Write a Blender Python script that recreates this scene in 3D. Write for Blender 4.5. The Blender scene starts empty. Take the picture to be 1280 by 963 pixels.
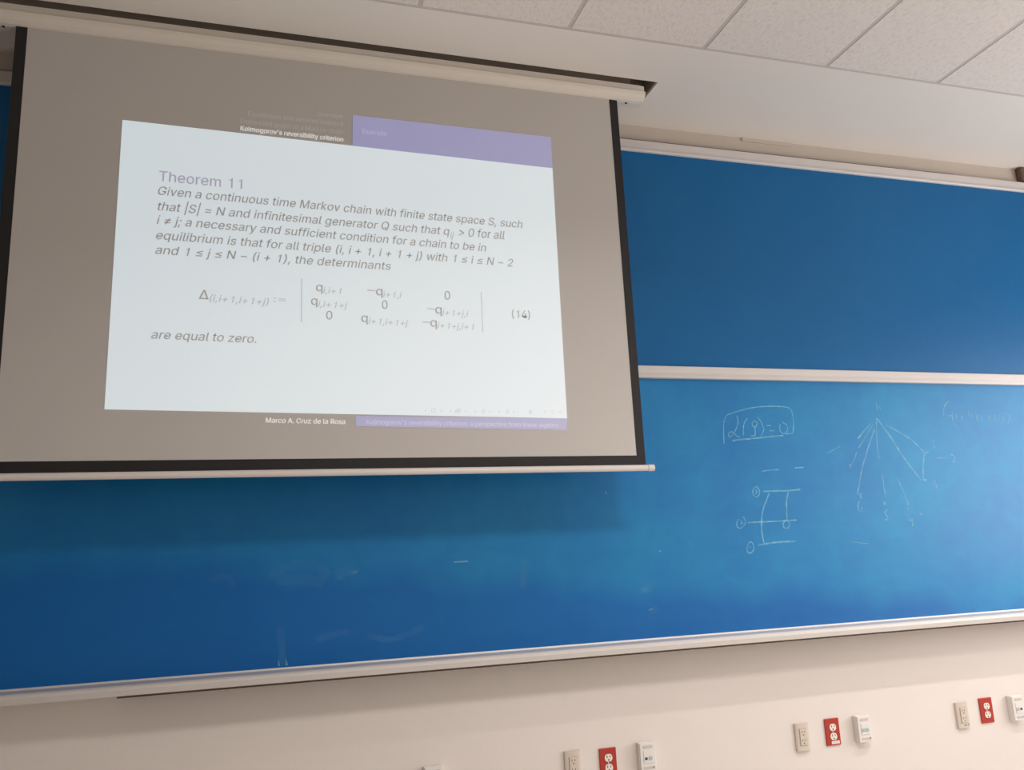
import bpy, bmesh, math, random
from mathutils import Vector, Matrix

random.seed(7)
sc = bpy.context.scene
COL = sc.collection
H = 1.2                      # the camera's height over the floor; measured heights below are relative to the camera

# ------------------------------------------------------------------ camera
cam_data = bpy.data.cameras.new('camera')
cam = bpy.data.objects.new('camera', cam_data)
COL.objects.link(cam)
F_PX = 1050.197
cam_data.sensor_fit = 'HORIZONTAL'
cam_data.sensor_width = 36.0
cam_data.lens = F_PX * 36.0 / 1280.0
cam_data.clip_start = 0.05
R_ = (0.95663836, -0.28753604, -0.04654112)      # right
D_ = (0.01543198, 0.20958962, -0.97766766)       # down
F_ = (0.29086922, 0.93455616, 0.20493872)        # forward
cam.matrix_world = Matrix(((R_[0], -D_[0], -F_[0], 0.0),
                           (R_[1], -D_[1], -F_[1], 0.0),
                           (R_[2], -D_[2], -F_[2], H),
                           (0, 0, 0, 1)))
sc.camera = cam

# ------------------------------------------------------------------ world, lights, exposure
world = bpy.data.worlds.new('daylight')
sc.world = world
world.use_nodes = True
wb = world.node_tree.nodes['Background']
wb.inputs['Color'].default_value = (0.86, 0.93, 1.0, 1)
wb.inputs['Strength'].default_value = 0.7

sc.view_settings.view_transform = 'Standard'
sc.view_settings.look = 'None'
sc.view_settings.gamma = 1.0
sc.view_settings.exposure = 0.03
sc.view_settings.use_curve_mapping = False


def area(name, loc, size_x, size_y, direction, power, color, spread=180):
    d = bpy.data.lights.new(name, 'AREA')
    d.shape = 'RECTANGLE'
    d.size = size_x
    d.size_y = size_y
    d.energy = power
    d.color = color
    d.spread = math.radians(spread)
    o = bpy.data.objects.new(name, d)
    COL.objects.link(o)
    o.location = (loc[0], loc[1], loc[2] + H)
    o.rotation_euler = Vector(direction).to_track_quat('-Z', 'Y').to_euler()
    return o


WX = 5.3                                          # inner face of the window wall
WINDOWS = [(0.55, 2.95, -0.35, 1.25), (-3.2, -0.9, -0.35, 1.25)]    # y0, y1, z0, z1
WIN_POWER = [90.0, 45.0]
for (y0, y1, z0, z1), p in zip(WINDOWS, WIN_POWER):
    area('window_daylight', (WX + 0.16, (y0 + y1) / 2, (z0 + z1) / 2), y1 - y0, z1 - z0, (-1, 0, 0), p, (1.0, 0.97, 0.955))
area('ceiling_lamp_light', (1.486, 0.67, 2.065), 0.46, 0.46, (0, 0, -1), 46.0, (1.0, 0.955, 0.92), 150)
area('ceiling_strip_light', (3.3, 1.89, 2.035), 1.9, 0.05, (0, 0, -1), 23.0, (1.0, 0.955, 0.92), 112)

# ------------------------------------------------------------------ materials


def mat(name, color, rough=0.6, spec=0.5, noise=0.0, scale=8.0, bump=0.0, bump_scale=60.0, metallic=0.0):
    m = bpy.data.materials.new(name)
    m.use_nodes = True
    nt = m.node_tree
    b = nt.nodes['Principled BSDF']
    b.inputs['Base Color'].default_value = (*color, 1)
    b.inputs['Roughness'].default_value = rough
    b.inputs['Specular IOR Level'].default_value = spec
    b.inputs['Metallic'].default_value = metallic
    tc = nt.nodes.new('ShaderNodeTexCoord')
    n = nt.nodes.new('ShaderNodeTexNoise')
    n.inputs['Scale'].default_value = scale
    n.inputs['Detail'].default_value = 4
    nt.links.new(tc.outputs['Object'], n.inputs['Vector'])
    mx = nt.nodes.new('ShaderNodeMix')
    mx.data_type = 'RGBA'
    mx.inputs['A'].default_value = (*[c * (1 - noise) for c in color], 1)
    mx.inputs['B'].default_value = (*[min(1, c * (1 + noise)) for c in color], 1)
    nt.links.new(n.outputs['Fac'], mx.inputs['Factor'])
    nt.links.new(mx.outputs['Result'], b.inputs['Base Color'])
    if bump:
        n2 = nt.nodes.new('ShaderNodeTexNoise')
        n2.inputs['Scale'].default_value = bump_scale
        n2.inputs['Detail'].default_value = 3
        nt.links.new(tc.outputs['Object'], n2.inputs['Vector'])
        bp = nt.nodes.new('ShaderNodeBump')
        bp.inputs['Strength'].default_value = bump
        bp.inputs['Distance'].default_value = 0.004
        nt.links.new(n2.outputs['Fac'], bp.inputs['Height'])
        nt.links.new(bp.outputs['Normal'], b.inputs['Normal'])
    return m


M_WALL = mat('wall_paint', (0.79, 0.72, 0.67), 0.75, 0.3, 0.015, 3, 0.08, 90)
M_CEIL = mat('ceiling_plaster', (0.77, 0.715, 0.66), 0.85, 0.2, 0.015, 4, 0.08, 60)
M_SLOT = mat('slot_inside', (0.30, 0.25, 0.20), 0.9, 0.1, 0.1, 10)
M_FLOOR = mat('floor_terrazzo', (0.66, 0.61, 0.55), 0.5, 0.4, 0.08, 60)
M_TRIM = mat('pale_trim', (0.70, 0.66, 0.62), 0.5, 0.4, 0.01, 5)
M_ALU = mat('painted_aluminium', (0.67, 0.63, 0.61), 0.38, 0.5, 0.02, 6)
M_TRAY = mat('tray_aluminium', (0.69, 0.65, 0.62), 0.55, 0.5, 0.02, 6, metallic=0.35)
M_STRIP = mat('beige_strip', (0.60, 0.53, 0.46), 0.7, 0.2, 0.02, 5)
M_GRID = mat('grid_bar_grey', (0.56, 0.50, 0.46), 0.6, 0.3, 0.03, 10)
M_DARK = mat('dark_seam', (0.09, 0.055, 0.04), 0.7, 0.2, 0.1, 10)
M_CASE = mat('casing_cream', (0.74, 0.68, 0.60), 0.45, 0.4, 0.01, 5)
M_BLACK = mat('black_vinyl', (0.018, 0.017, 0.018), 0.55, 0.35, 0.1, 20)
M_BAR = mat('bar_white', (0.76, 0.70, 0.66), 0.35, 0.5, 0.01, 5)
M_BEIGE = mat('beige_plastic', (0.65, 0.565, 0.485), 0.4, 0.4, 0.01, 20)
M_RED = mat('red_plastic', (0.43, 0.036, 0.022), 0.4, 0.4, 0.02, 20)
M_IVORY = mat('ivory_plastic', (0.85, 0.78, 0.70), 0.35, 0.5, 0.01, 20)
M_WHITEP = mat('white_plastic', (0.78, 0.74, 0.70), 0.4, 0.4, 0.01, 20)
M_HOLE = mat('dark_hole', (0.04, 0.03, 0.03), 0.7, 0.2, 0.05, 20)
M_JACK = mat('grey_blue_insert', (0.42, 0.50, 0.53), 0.4, 0.4, 0.02, 20)
M_JACKD = mat('dark_jack', (0.03, 0.045, 0.05), 0.4, 0.4, 0.02, 20)
M_SHADE = mat('grey_label', (0.60, 0.55, 0.51), 0.5, 0.3, 0.03, 40)
M_BROWN = mat('brown_box', (0.16, 0.10, 0.08), 0.7, 0.2, 0.05, 20)

FAB = (0.575, 0.545, 0.515)
M_FAB = mat('screen_fabric', FAB, 0.9, 0.1, 0.012, 2, 0.03, 400)


def lit(name, emis, albedo=FAB):
    """screen fabric that glows in place of projected light of one colour: the image on a screen"""
    m = mat(name, albedo, 0.9, 0.1, 0.01, 2)
    b = m.node_tree.nodes['Principled BSDF']
    b.inputs['Emission Color'].default_value = (*emis, 1)
    b.inputs['Emission Strength'].default_value = 1.0
    return m


WHITE_E = (0.362, 0.448, 0.495)
M_LIT = {
    'white': lit('projected_white', WHITE_E),
    'purple': lit('projected_purple', (0.035, 0.06, 0.25)),
    'text': lit('projected_text', (0.035, 0.05, 0.06)),
    'faint': lit('projected_faint_text', (0.14, 0.165, 0.185)),
    'purple_text': lit('projected_purple_text', (0.10, 0.11, 0.22)),
    'dim_header': lit('projected_dim_text', (0.10, 0.10, 0.095)),
    'white_text': lit('projected_white_text', (0.36, 0.38, 0.38)),
    'pale_purple_text': lit('projected_pale_purple_text', (0.18, 0.20, 0.36)),
    'nav': lit('projected_nav', (0.20, 0.225, 0.26)),
}


def board_mat(name, base, dust, amount, clean_below=None, spec=0.36):
    m = bpy.data.materials.new(name)
    m.use_nodes = True
    nt = m.node_tree
    L = nt.links
    b = nt.nodes['Principled BSDF']
    b.inputs['Specular IOR Level'].default_value = spec
    tc = nt.nodes.new('ShaderNodeTexCoord')

    def math_(op, a, c=None, clamp=False):
        n = nt.nodes.new('ShaderNodeMath')
        n.operation = op
        n.use_clamp = clamp
        for i, v in enumerate((a, c)):
            if v is None:
                continue
            if isinstance(v, (int, float)):
                n.inputs[i].default_value = v
            else:
                L.new(v, n.inputs[i])
        return n.outputs[0]

    def noise(scale, sx, sz, detail=4, dist=0.0):
        mp = nt.nodes.new('ShaderNodeMapping')
        mp.inputs['Scale'].default_value = (sx, 1, sz)
        L.new(tc.outputs['Object'], mp.inputs['Vector'])
        n = nt.nodes.new('ShaderNodeTexNoise')
        n.inputs['Scale'].default_value = scale
        n.inputs['Detail'].default_value = detail
        n.inputs['Distortion'].default_value = dist
        L.new(mp.outputs['Vector'], n.inputs['Vector'])
        return n.outputs['Fac']

    broad = noise(1.1, 1.0, 1.3, 3, 0.8)
    wipes = noise(2.2, 2.4, 0.8, 5, 0.8)
    swirl = noise(5.0, 1.0, 1.6, 4, 1.5)
    s = math_('ADD', math_('MULTIPLY', broad, 0.5), math_('ADD', math_('MULTIPLY', wipes, 0.2), math_('MULTIPLY', swirl, 0.3)))
    s = math_('MULTIPLY', math_('SUBTRACT', s, 0.16, True), 1.5, True)
    if clean_below is not None:
        sep = nt.nodes.new('ShaderNodeSeparateXYZ')
        L.new(tc.outputs['Object'], sep.inputs[0])
        wob = math_('MULTIPLY', math_('SUBTRACT', noise(3.0, 1.0, 0.2, 2, 0.3), 0.5), 0.22)
        wob = math_('ADD', wob, math_('MULTIPLY', sep.outputs['X'], 0.09))       # wiped less deep towards the right end
        edge = math_('MULTIPLY', math_('SUBTRACT', math_('ADD', sep.outputs['Z'], wob), clean_below), 9.0, True)
        edge = math_('ADD', math_('MULTIPLY', edge, 0.72), 0.28, True)
        s = math_('MULTIPLY', s, edge)
        s = math_('MULTIPLY', s, math_('ADD', math_('MULTIPLY', sep.outputs['X'], 0.10), 0.90))      # pale mix grows steadily towards the right end
    f = math_('MULTIPLY', s, amount, True)
    mx = nt.nodes.new('ShaderNodeMix')
    mx.data_type = 'RGBA'
    mx.inputs['A'].default_value = (*base, 1)
    mx.inputs['B'].default_value = (*dust, 1)
    L.new(f, mx.inputs['Factor'])
    L.new(mx.outputs['Result'], b.inputs['Base Color'])
    r = math_('ADD', math_('MULTIPLY', s, 0.10), 0.38)
    L.new(r, b.inputs['Roughness'])
    return m


M_BOARD_UP = board_mat('upper_board_enamel', (0.001, 0.11, 0.32), (0.04, 0.26, 0.45), 0.16, None, 0.24)
M_BOARD_LO = board_mat('lower_board_enamel', (0.0, 0.108, 0.39), (0.035, 0.57, 0.72), 0.35, -0.42)


def chalk_mat(name='chalk', lo=0.28, hi=0.60, scale=28):
    m = bpy.data.materials.new(name)
    m.use_nodes = True
    nt = m.node_tree
    L = nt.links
    b = nt.nodes['Principled BSDF']
    b.inputs['Base Color'].default_value = (0.30, 0.66, 0.84, 1)
    b.inputs['Roughness'].default_value = 0.95
    out = nt.nodes['Material Output']
    tr = nt.nodes.new('ShaderNodeBsdfTransparent')
    mix = nt.nodes.new('ShaderNodeMixShader')
    tc = nt.nodes.new('ShaderNodeTexCoord')
    n = nt.nodes.new('ShaderNodeTexNoise')
    n.inputs['Scale'].default_value = scale
    n.inputs['Detail'].default_value = 6
    L.new(tc.outputs['Object'], n.inputs['Vector'])
    mr = nt.nodes.new('ShaderNodeMapRange')
    mr.inputs['From Min'].default_value = 0.3
    mr.inputs['From Max'].default_value = 0.7
    mr.inputs['To Min'].default_value = lo
    mr.inputs['To Max'].default_value = hi
    L.new(n.outputs['Fac'], mr.inputs['Value'])
    L.new(mr.outputs['Result'], mix.inputs['Fac'])
    L.new(tr.outputs[0], mix.inputs[1])
    L.new(b.outputs[0], mix.inputs[2])
    L.new(mix.outputs[0], out.inputs['Surface'])
    return m


M_CHALK = chalk_mat()
M_SMUDGE = chalk_mat('chalk_smudge', 0.0, 0.085, 9)


def tile_mat():
    m = mat('acoustic_tile', (0.73, 0.665, 0.615), 0.95, 0.1)
    nt = m.node_tree
    L = nt.links
    b = nt.nodes['Principled BSDF']
    tc = nt.nodes.new('ShaderNodeTexCoord')
    oi = nt.nodes.new('ShaderNodeObjectInfo')
    ad = nt.nodes.new('ShaderNodeVectorMath')
    ad.operation = 'ADD'
    sc_ = nt.nodes.new('ShaderNodeVectorMath')
    sc_.operation = 'SCALE'
    sc_.inputs['Scale'].default_value = 1.0
    L.new(oi.outputs['Location'], sc_.inputs[0])
    L.new(tc.outputs['Object'], ad.inputs[0])
    L.new(sc_.outputs[0], ad.inputs[1])
    mp = nt.nodes.new('ShaderNodeMapping')
    mp.inputs['Scale'].default_value = (1.6, 0.8, 1)
    L.new(ad.outputs[0], mp.inputs['Vector'])
    n = nt.nodes.new('ShaderNodeTexNoise')
    n.inputs['Scale'].default_value = 55
    n.inputs['Detail'].default_value = 5
    n.inputs['Roughness'].default_value = 0.65
    L.new(mp.outputs[0], n.inputs['Vector'])
    cr = nt.nodes.new('ShaderNodeValToRGB')
    cr.color_ramp.elements[0].position = 0.30
    cr.color_ramp.elements[0].color = (0.645, 0.58, 0.53, 1)
    cr.color_ramp.elements[1].position = 0.52
    cr.color_ramp.elements[1].color = (0.755, 0.69, 0.64, 1)
    L.new(n.outputs['Fac'], cr.inputs[0])
    L.new(cr.outputs[0], b.inputs['Base Color'])
    bp = nt.nodes.new('ShaderNodeBump')
    bp.inputs['Strength'].default_value = 0.3
    bp.inputs['Distance'].default_value = 0.003
    L.new(n.outputs['Fac'], bp.inputs['Height'])
    L.new(bp.outputs[0], b.inputs['Normal'])
    return m


M_TILE = tile_mat()


def glass_mat():
    m = bpy.data.materials.new('window_glass')
    m.use_nodes = True
    nt = m.node_tree
    out = nt.nodes['Material Output']
    tr = nt.nodes.new('ShaderNodeBsdfTransparent')
    gl = nt.nodes.new('ShaderNodeBsdfGlossy')
    gl.inputs['Roughness'].default_value = 0.03
    mix = nt.nodes.new('ShaderNodeMixShader')
    mix.inputs['Fac'].default_value = 0.06
    nt.links.new(tr.outputs[0], mix.inputs[1])
    nt.links.new(gl.outputs[0], mix.inputs[2])
    nt.links.new(mix.outputs[0], out.inputs['Surface'])
    return m


M_GLASS = glass_mat()

# ------------------------------------------------------------------ builders


def world_loc(o):
    v = Vector(o.location)
    while o.parent:
        o = o.parent
        v += Vector(o.location)
    return v


def link(name, me, m, parent=None, loc=None):
    """links a mesh whose vertices are in measured space; its origin moves to the middle of its box (or to loc)"""
    if loc is None:
        xs = [v.co for v in me.vertices]
        loc = Vector([(min(c[i] for c in xs) + max(c[i] for c in xs)) / 2 for i in range(3)])
    loc = Vector(loc)
    me.transform(Matrix.Translation(-loc))
    if m is not None:
        me.materials.clear()
        me.materials.append(m)
    o = bpy.data.objects.new(name, me)
    COL.objects.link(o)
    w = loc + Vector((0, 0, H))
    if parent is not None:
        o.parent = parent
        w = w - world_loc(parent)
    o.location = w
    return o


def finish(name, bm, m, parent=None, bevel=0.0, smooth=False, segs=2):
    bmesh.ops.recalc_face_normals(bm, faces=bm.faces)
    if bevel:
        es = [e for e in bm.edges if e.is_manifold and e.calc_face_angle(0) > 0.6]
        bmesh.ops.bevel(bm, geom=es, offset=bevel, segments=segs, profile=0.6, affect='EDGES')
    me = bpy.data.meshes.new(name)
    bm.to_mesh(me)
    bm.free()
    if smooth:
        for p in me.polygons:
            p.use_smooth = True
    return link(name, me, m, parent)


def add_box(bm, a, b):
    x0, y0, z0 = a
    x1, y1, z1 = b
    vs = [bm.verts.new(p) for p in ((x0, y0, z0), (x1, y0, z0), (x1, y1, z0), (x0, y1, z0),
                                    (x0, y0, z1), (x1, y0, z1), (x1, y1, z1), (x0, y1, z1))]
    for f in ((0, 1, 2, 3), (4, 7, 6, 5), (0, 4, 5, 1), (1, 5, 6, 2), (2, 6, 7, 3), (3, 7, 4, 0)):
        bm.faces.new([vs[i] for i in f])


def box(name, a, b, m, parent=None, bevel=0.0):
    bm = bmesh.new()
    add_box(bm, a, b)
    return finish(name, bm, m, parent, bevel)


def extrude_x(name, prof, x0, x1, m, parent=None, smooth=False, bevel=0.0):
    """a bar along x with the closed cross-section prof = [(y, z), ...]"""
    bm = bmesh.new()
    A = [bm.verts.new((x0, y, z)) for y, z in prof]
    B = [bm.verts.new((x1, y, z)) for y, z in prof]
    n = len(prof)
    bm.faces.new(A)
    bm.faces.new(B[::-1])
    for i in range(n):
        j = (i + 1) % n
        bm.faces.new((A[i], B[i], B[j], A[j]))
    return finish(name, bm, m, parent, bevel, smooth)


def plate_outline(cx, cz, rx, rz, cut, n=28):
    """outline of a receptacle face: a circle cut flat at top and bottom"""
    pts = []
    for i in range(n):
        a = 2 * math.pi * i / n
        pts.append((cx + rx * math.cos(a), cz + max(-cut, min(cut, rz * math.sin(a)))))
    return pts


def prism_y(name, pts, y0, y1, m, parent=None, bevel=0.0):
    """a slab facing -y with the outline pts = [(x, z), ...]"""
    bm = bmesh.new()
    A = [bm.verts.new((x, y0, z)) for x, z in pts]
    B = [bm.verts.new((x, y1, z)) for x, z in pts]
    n = len(pts)
    bm.faces.new(A)
    bm.faces.new(B[::-1])
    for i in range(n):
        j = (i + 1) % n
        bm.faces.new((A[i], B[i], B[j], A[j]))
    return finish(name, bm, m, parent, bevel)


def flat_poly(name, polys, y, m, parent):
    """flat print: polygons in a plane facing -y"""
    bm = bmesh.new()
    for pts in polys:
        f = bm.faces.new([bm.verts.new((x, y, z)) for x, z in pts])
        f.normal_update()
        if f.normal.y > 0:
            f.normal_flip()
    me = bpy.data.meshes.new(name)
    bm.to_mesh(me)
    bm.free()
    return link(name, me, m, parent)


def thing(name, label, cat, loc, group=None):
    o = bpy.data.objects.new(name, None)
    o.empty_display_size = 0.1
    COL.objects.link(o)
    o.location = (loc[0], loc[1], loc[2] + H)
    o['label'] = label
    o['category'] = cat
    if group:
        o['group'] = group
    return o


def tag(o, label, cat, group=None):
    o['label'] = label
    o['category'] = cat
    if group:
        o['group'] = group
    return o


def struct(o):
    o['kind'] = 'structure'
    return o

GLYPHS = {
 "'":(206,[[78,318,70,509,136,509,128,318]]),
 '(':(273,[[89,207,90,244,94,283,101,324,109,364,119,403,132,441,145,477,160,510,177,539,236,539,219,503,204,466,191,428,179,390,169,351,161,313,156,276,152,241,151,207,152,176,155,145,160,115,167,83,177,50,188,16,202,-19,218,-57,236,-96,177,-96,150,-46,128,4,111,55,99,106,92,156]]),
 ')':(273,[[37,-96,56,-56,72,-18,86,18,97,52,106,85,113,116,118,147,121,177,122,207,121,241,117,276,112,313,104,351,94,390,82,428,69,466,54,503,37,539,97,539,113,510,128,477,142,441,154,403,164,364,173,323,179,283,183,244,184,207,182,156,174,104,161,53,144,3,123,-47,97,-96]]),
 '+':(453,[[198,34,198,364,255,364,255,34],[61,172,61,226,391,226,391,172]]),
 ',':(188,[[38,-119,68,71,137,71,84,-119]]),
 '.':(188,[[95,-4,83,-3,73,1,63,9,55,18,51,29,50,41,51,53,55,64,63,73,73,81,83,85,95,87,107,85,118,81,128,73,135,64,140,53,141,41,140,29,135,18,128,9,118,1,107,-3]]),
 '0':(453,[[227,-7,191,-3,158,7,130,24,105,48,85,77,69,113,57,155,50,202,48,254,50,306,57,353,69,395,85,431,106,461,130,484,159,502,191,512,227,516,262,512,295,502,323,484,348,461,368,431,384,395,396,353,403,306,405,254,403,202,396,155,384,113,368,77,348,48,323,24,295,7,263,-3],[227,50,250,52,271,60,290,74,306,92,320,116,330,144,338,176,342,213,344,254,342,295,338,332,330,365,320,393,306,416,290,435,271,449,250,457,227,460,203,457,182,449,163,435,147,416,134,393,123,365,115,332,111,295,109,254,111,213,115,176,123,144,134,116,147,92,163,74,182,60,203,52]]),
 '1':(453,[[76,0,76,55,391,55,391,0],[276,509,276,0,212,0,212,448,209,448,86,358,86,427,198,509]]),
 '2':(453,[[64,0,64,47,234,229,282,282,294,298,303,312,311,327,316,341,319,356,320,371,319,389,315,405,308,419,298,431,287,441,273,449,258,455,241,458,224,460,205,458,188,454,172,447,159,438,148,427,139,413,132,398,128,381,127,362,66,362,68,391,75,418,86,442,102,464,121,482,143,496,168,507,196,513,225,516,254,513,281,507,306,497,328,482,346,465,361,445,372,423,379,398,381,372,380,354,377,336,371,318,363,299,351,280,336,259,317,235,294,209,267,180,153,60,153,57,389,57,389,0]]),
 '4':(453,[[40,105,40,158,247,509,311,509,109,166,109,163,413,163,413,105],[282,0,282,121,282,146,282,318,343,318,343,0]]),
 ':':(188,[[95,-4,83,-3,73,1,63,9,55,18,51,29,50,41,51,53,55,64,63,73,73,81,83,85,95,87,107,85,118,81,128,73,135,64,140,53,141,41,140,29,135,18,128,9,118,1,107,-3],[95,271,83,272,73,277,63,284,55,294,51,304,50,316,51,328,55,339,63,349,73,356,83,360,95,362,107,360,118,356,128,349,135,339,140,328,141,316,140,304,135,294,128,284,118,277,107,272]]),
 ';':(188,[[38,-119,68,71,137,71,84,-119],[103,271,92,272,81,277,71,284,64,294,59,304,58,316,59,328,64,339,71,349,81,356,92,360,103,362,116,360,126,356,136,349,143,339,148,328,149,316,148,304,143,294,136,284,126,277,116,272]]),
 '=':(453,[[72,245,72,301,381,301,381,245],[72,97,72,153,381,153,381,97]]),
 '>':(453,[[387,178,65,15,65,81,310,198,308,194,308,204,310,200,65,316,65,383,387,220]]),
 'A':(480,[[16,0,201,509,276,509,463,0,395,0,287,302,264,372,232,478,245,478,213,371,191,302,85,0],[110,142,110,199,370,199,370,142]]),
 'B':(456,[[60,0,60,509,241,509,274,507,304,501,329,491,350,477,367,461,381,442,390,421,396,398,398,374,397,353,393,336,387,320,378,307,368,295,356,286,343,278,329,272,315,267,315,262,331,260,347,254,363,245,378,234,391,220,402,203,411,184,416,161,418,136,416,111,410,88,400,67,386,48,368,31,344,18,317,8,284,2,247,0],[125,57,245,57,281,60,309,67,330,80,344,96,353,115,355,137,354,153,350,169,342,184,333,197,320,209,306,218,289,225,269,229,248,231,125,231],[125,285,238,285,256,287,273,290,288,296,302,304,314,314,323,326,330,340,335,355,336,372,333,393,326,412,313,429,294,442,270,449,240,452,125,452]]),
 'C':(510,[[267,-7,225,-3,186,7,150,25,119,49,92,79,70,115,53,157,44,203,40,254,44,305,53,352,70,393,92,429,119,459,150,484,186,501,225,512,267,516,293,514,317,511,340,504,362,496,383,485,402,471,419,456,435,438,448,418,459,397,467,373,473,348,408,348,404,365,397,380,389,395,380,407,369,418,357,428,344,437,330,444,315,449,300,453,284,455,267,456,237,453,209,445,184,432,161,414,141,391,125,364,113,332,106,295,103,254,106,213,113,177,125,145,141,117,161,94,184,76,210,63,237,56,267,53,284,54,300,56,315,60,330,65,344,72,357,81,369,90,380,102,389,114,397,128,404,144,408,160,473,160,467,135,459,112,448,91,435,71,420,53,402,38,383,24,363,13,341,5,317,-2,293,-6]]),
 'E':(419,[[60,0,60,509,372,509,372,452,125,452,125,286,355,286,355,229,125,229,125,57,375,57,375,0]]),
 'G':(520,[[269,-7,225,-3,185,7,149,25,118,49,91,79,69,116,53,157,43,203,40,254,43,305,53,352,69,393,91,429,117,459,149,484,184,501,223,512,265,516,291,514,316,510,340,504,363,494,384,483,403,469,421,453,436,436,449,416,460,395,468,373,474,349,408,349,402,365,395,379,387,393,378,406,368,417,356,427,344,436,330,443,315,448,300,453,283,455,265,456,236,453,209,445,183,432,160,414,141,392,125,364,113,332,106,295,103,254,106,213,113,177,125,145,141,117,161,95,184,76,210,63,238,56,269,53,296,55,322,61,345,71,365,85,382,102,396,123,407,147,413,173,415,202,434,199,283,199,283,256,478,256,478,200,475,160,466,124,451,91,431,62,406,38,377,19,344,5,308,-4]]),
 'I':(300,[[31,0,31,57,118,57,118,452,31,452,31,509,269,509,269,452,183,452,183,57,269,57,269,0]]),
 'K':(467,[[104,145,104,216,139,261,174,303,212,344,364,509,448,509,231,276,228,276],[60,0,60,509,125,509,125,334,124,225,125,193,125,0],[372,0,188,259,228,309,449,0]]),
 'M':(628,[[60,0,60,509,152,509,277,187,287,159,299,123,311,84,322,49,307,49,318,83,330,121,342,158,352,187,476,509,568,509,568,0,504,0,504,291,504,327,505,369,506,413,507,457,513,457,498,409,482,363,467,322,456,291,342,0,286,0,170,291,159,321,145,361,129,408,112,457,119,457,120,416,121,372,122,328,122,291,122,0]]),
 'N':(523,[[60,0,60,509,136,509,343,183,363,151,388,107,414,55,405,54,401,108,399,157,399,195,399,509,463,509,463,0,387,0,202,290,177,331,148,381,108,452,119,454,122,384,124,328,125,291,125,0]]),
 'O':(533,[[267,-7,225,-3,186,7,150,25,119,49,92,79,70,115,53,157,44,203,40,254,44,305,53,352,70,393,92,429,119,459,150,484,186,501,225,512,267,516,309,512,348,501,384,484,415,459,442,429,464,393,480,352,490,305,493,254,490,203,480,157,464,115,442,79,415,49,384,25,348,7,309,-3],[267,53,296,55,324,63,349,76,372,94,392,116,408,144,420,176,428,213,430,254,428,295,420,332,408,365,392,392,372,415,349,433,324,446,296,453,267,456,237,453,210,445,184,433,161,415,142,392,125,364,113,332,106,295,103,254,106,213,113,176,125,144,142,117,161,94,184,76,210,63,237,55]]),
 'Q':(533,[[245,159,313,159,369,85,384,65,468,-48,401,-48,346,27,331,46],[267,-7,225,-3,186,7,150,25,119,49,92,79,70,115,53,157,44,203,40,254,44,305,53,352,70,393,92,429,119,459,150,484,186,501,225,512,267,516,309,512,348,501,384,484,415,459,442,429,464,393,480,352,490,305,493,254,490,203,480,157,464,115,442,79,415,49,384,25,348,7,309,-3],[267,53,296,55,324,63,349,76,372,94,392,116,408,144,420,176,428,213,430,254,428,295,420,332,408,365,392,392,372,415,349,433,324,446,296,453,267,456,237,453,210,445,184,433,161,415,142,392,125,364,113,332,106,295,103,254,106,213,113,176,125,144,142,117,161,94,184,76,210,63,237,55]]),
 'R':(449,[[60,0,60,509,236,509,273,506,305,500,333,489,356,473,376,455,390,433,401,408,407,381,409,352,407,323,401,296,390,271,376,250,356,232,333,217,305,206,273,200,236,198,96,198,96,255,234,255,258,256,280,260,298,267,313,276,325,287,334,300,340,316,344,333,345,352,344,371,340,389,334,405,325,419,313,430,298,440,279,446,258,451,233,452,125,452,125,0],[353,0,230,229,303,229,428,0]]),
 'S':(447,[[224,-9,188,-7,156,-1,128,9,102,23,81,40,64,60,51,83,42,109,38,137,104,137,108,118,114,102,123,88,136,76,150,66,166,59,185,53,204,50,224,49,246,50,267,54,286,60,303,69,317,79,329,92,338,106,344,122,346,139,344,154,340,168,332,179,322,189,310,197,296,205,245,222,184,239,145,253,112,269,86,289,67,313,56,341,52,372,54,400,62,425,75,448,92,468,113,484,138,498,165,508,195,514,227,516,259,514,289,508,316,498,340,484,360,468,377,449,390,427,398,403,401,378,337,378,332,402,320,421,302,437,280,449,254,456,225,459,204,457,185,454,167,448,152,440,139,430,129,418,121,405,117,391,115,376,117,359,122,345,131,334,142,324,155,315,169,308,212,293,264,279,312,264,328,256,344,248,359,238,372,226,384,213,395,198,402,180,407,161,408,139,406,112,399,87,386,64,370,43,349,25,323,11,294,0,261,-7]]),
 'T':(449,[[32,452,32,509,417,509,417,452,257,452,257,0,193,0,193,452]]),
 'a':(389,[[160,-9,137,-7,115,-3,94,5,76,15,60,29,48,45,38,63,32,84,30,108,32,128,36,146,43,161,53,174,64,184,78,193,92,200,108,206,125,211,178,220,234,227,265,235,276,255,276,257,275,272,272,285,267,297,260,307,251,315,240,322,227,327,212,330,196,331,178,330,163,327,149,322,118,301,100,274,41,291,51,313,64,331,79,346,95,358,114,368,133,375,153,380,173,383,194,384,239,379,255,375,271,369,286,360,300,350,312,336,322,320,330,301,335,278,337,251,337,0,277,0,277,52,272,52,252,25,242,16,229,8,215,1,199,-4,181,-7],[170,45,192,47,211,51,228,59,242,68,254,80,263,93,270,108,274,122,276,138,276,190,259,182,231,176,200,171,175,168,134,159,122,153,112,147,103,139,97,130,93,118,92,105,93,93,96,82,102,72,109,64,119,57,130,52,142,48,156,46]]),
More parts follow.
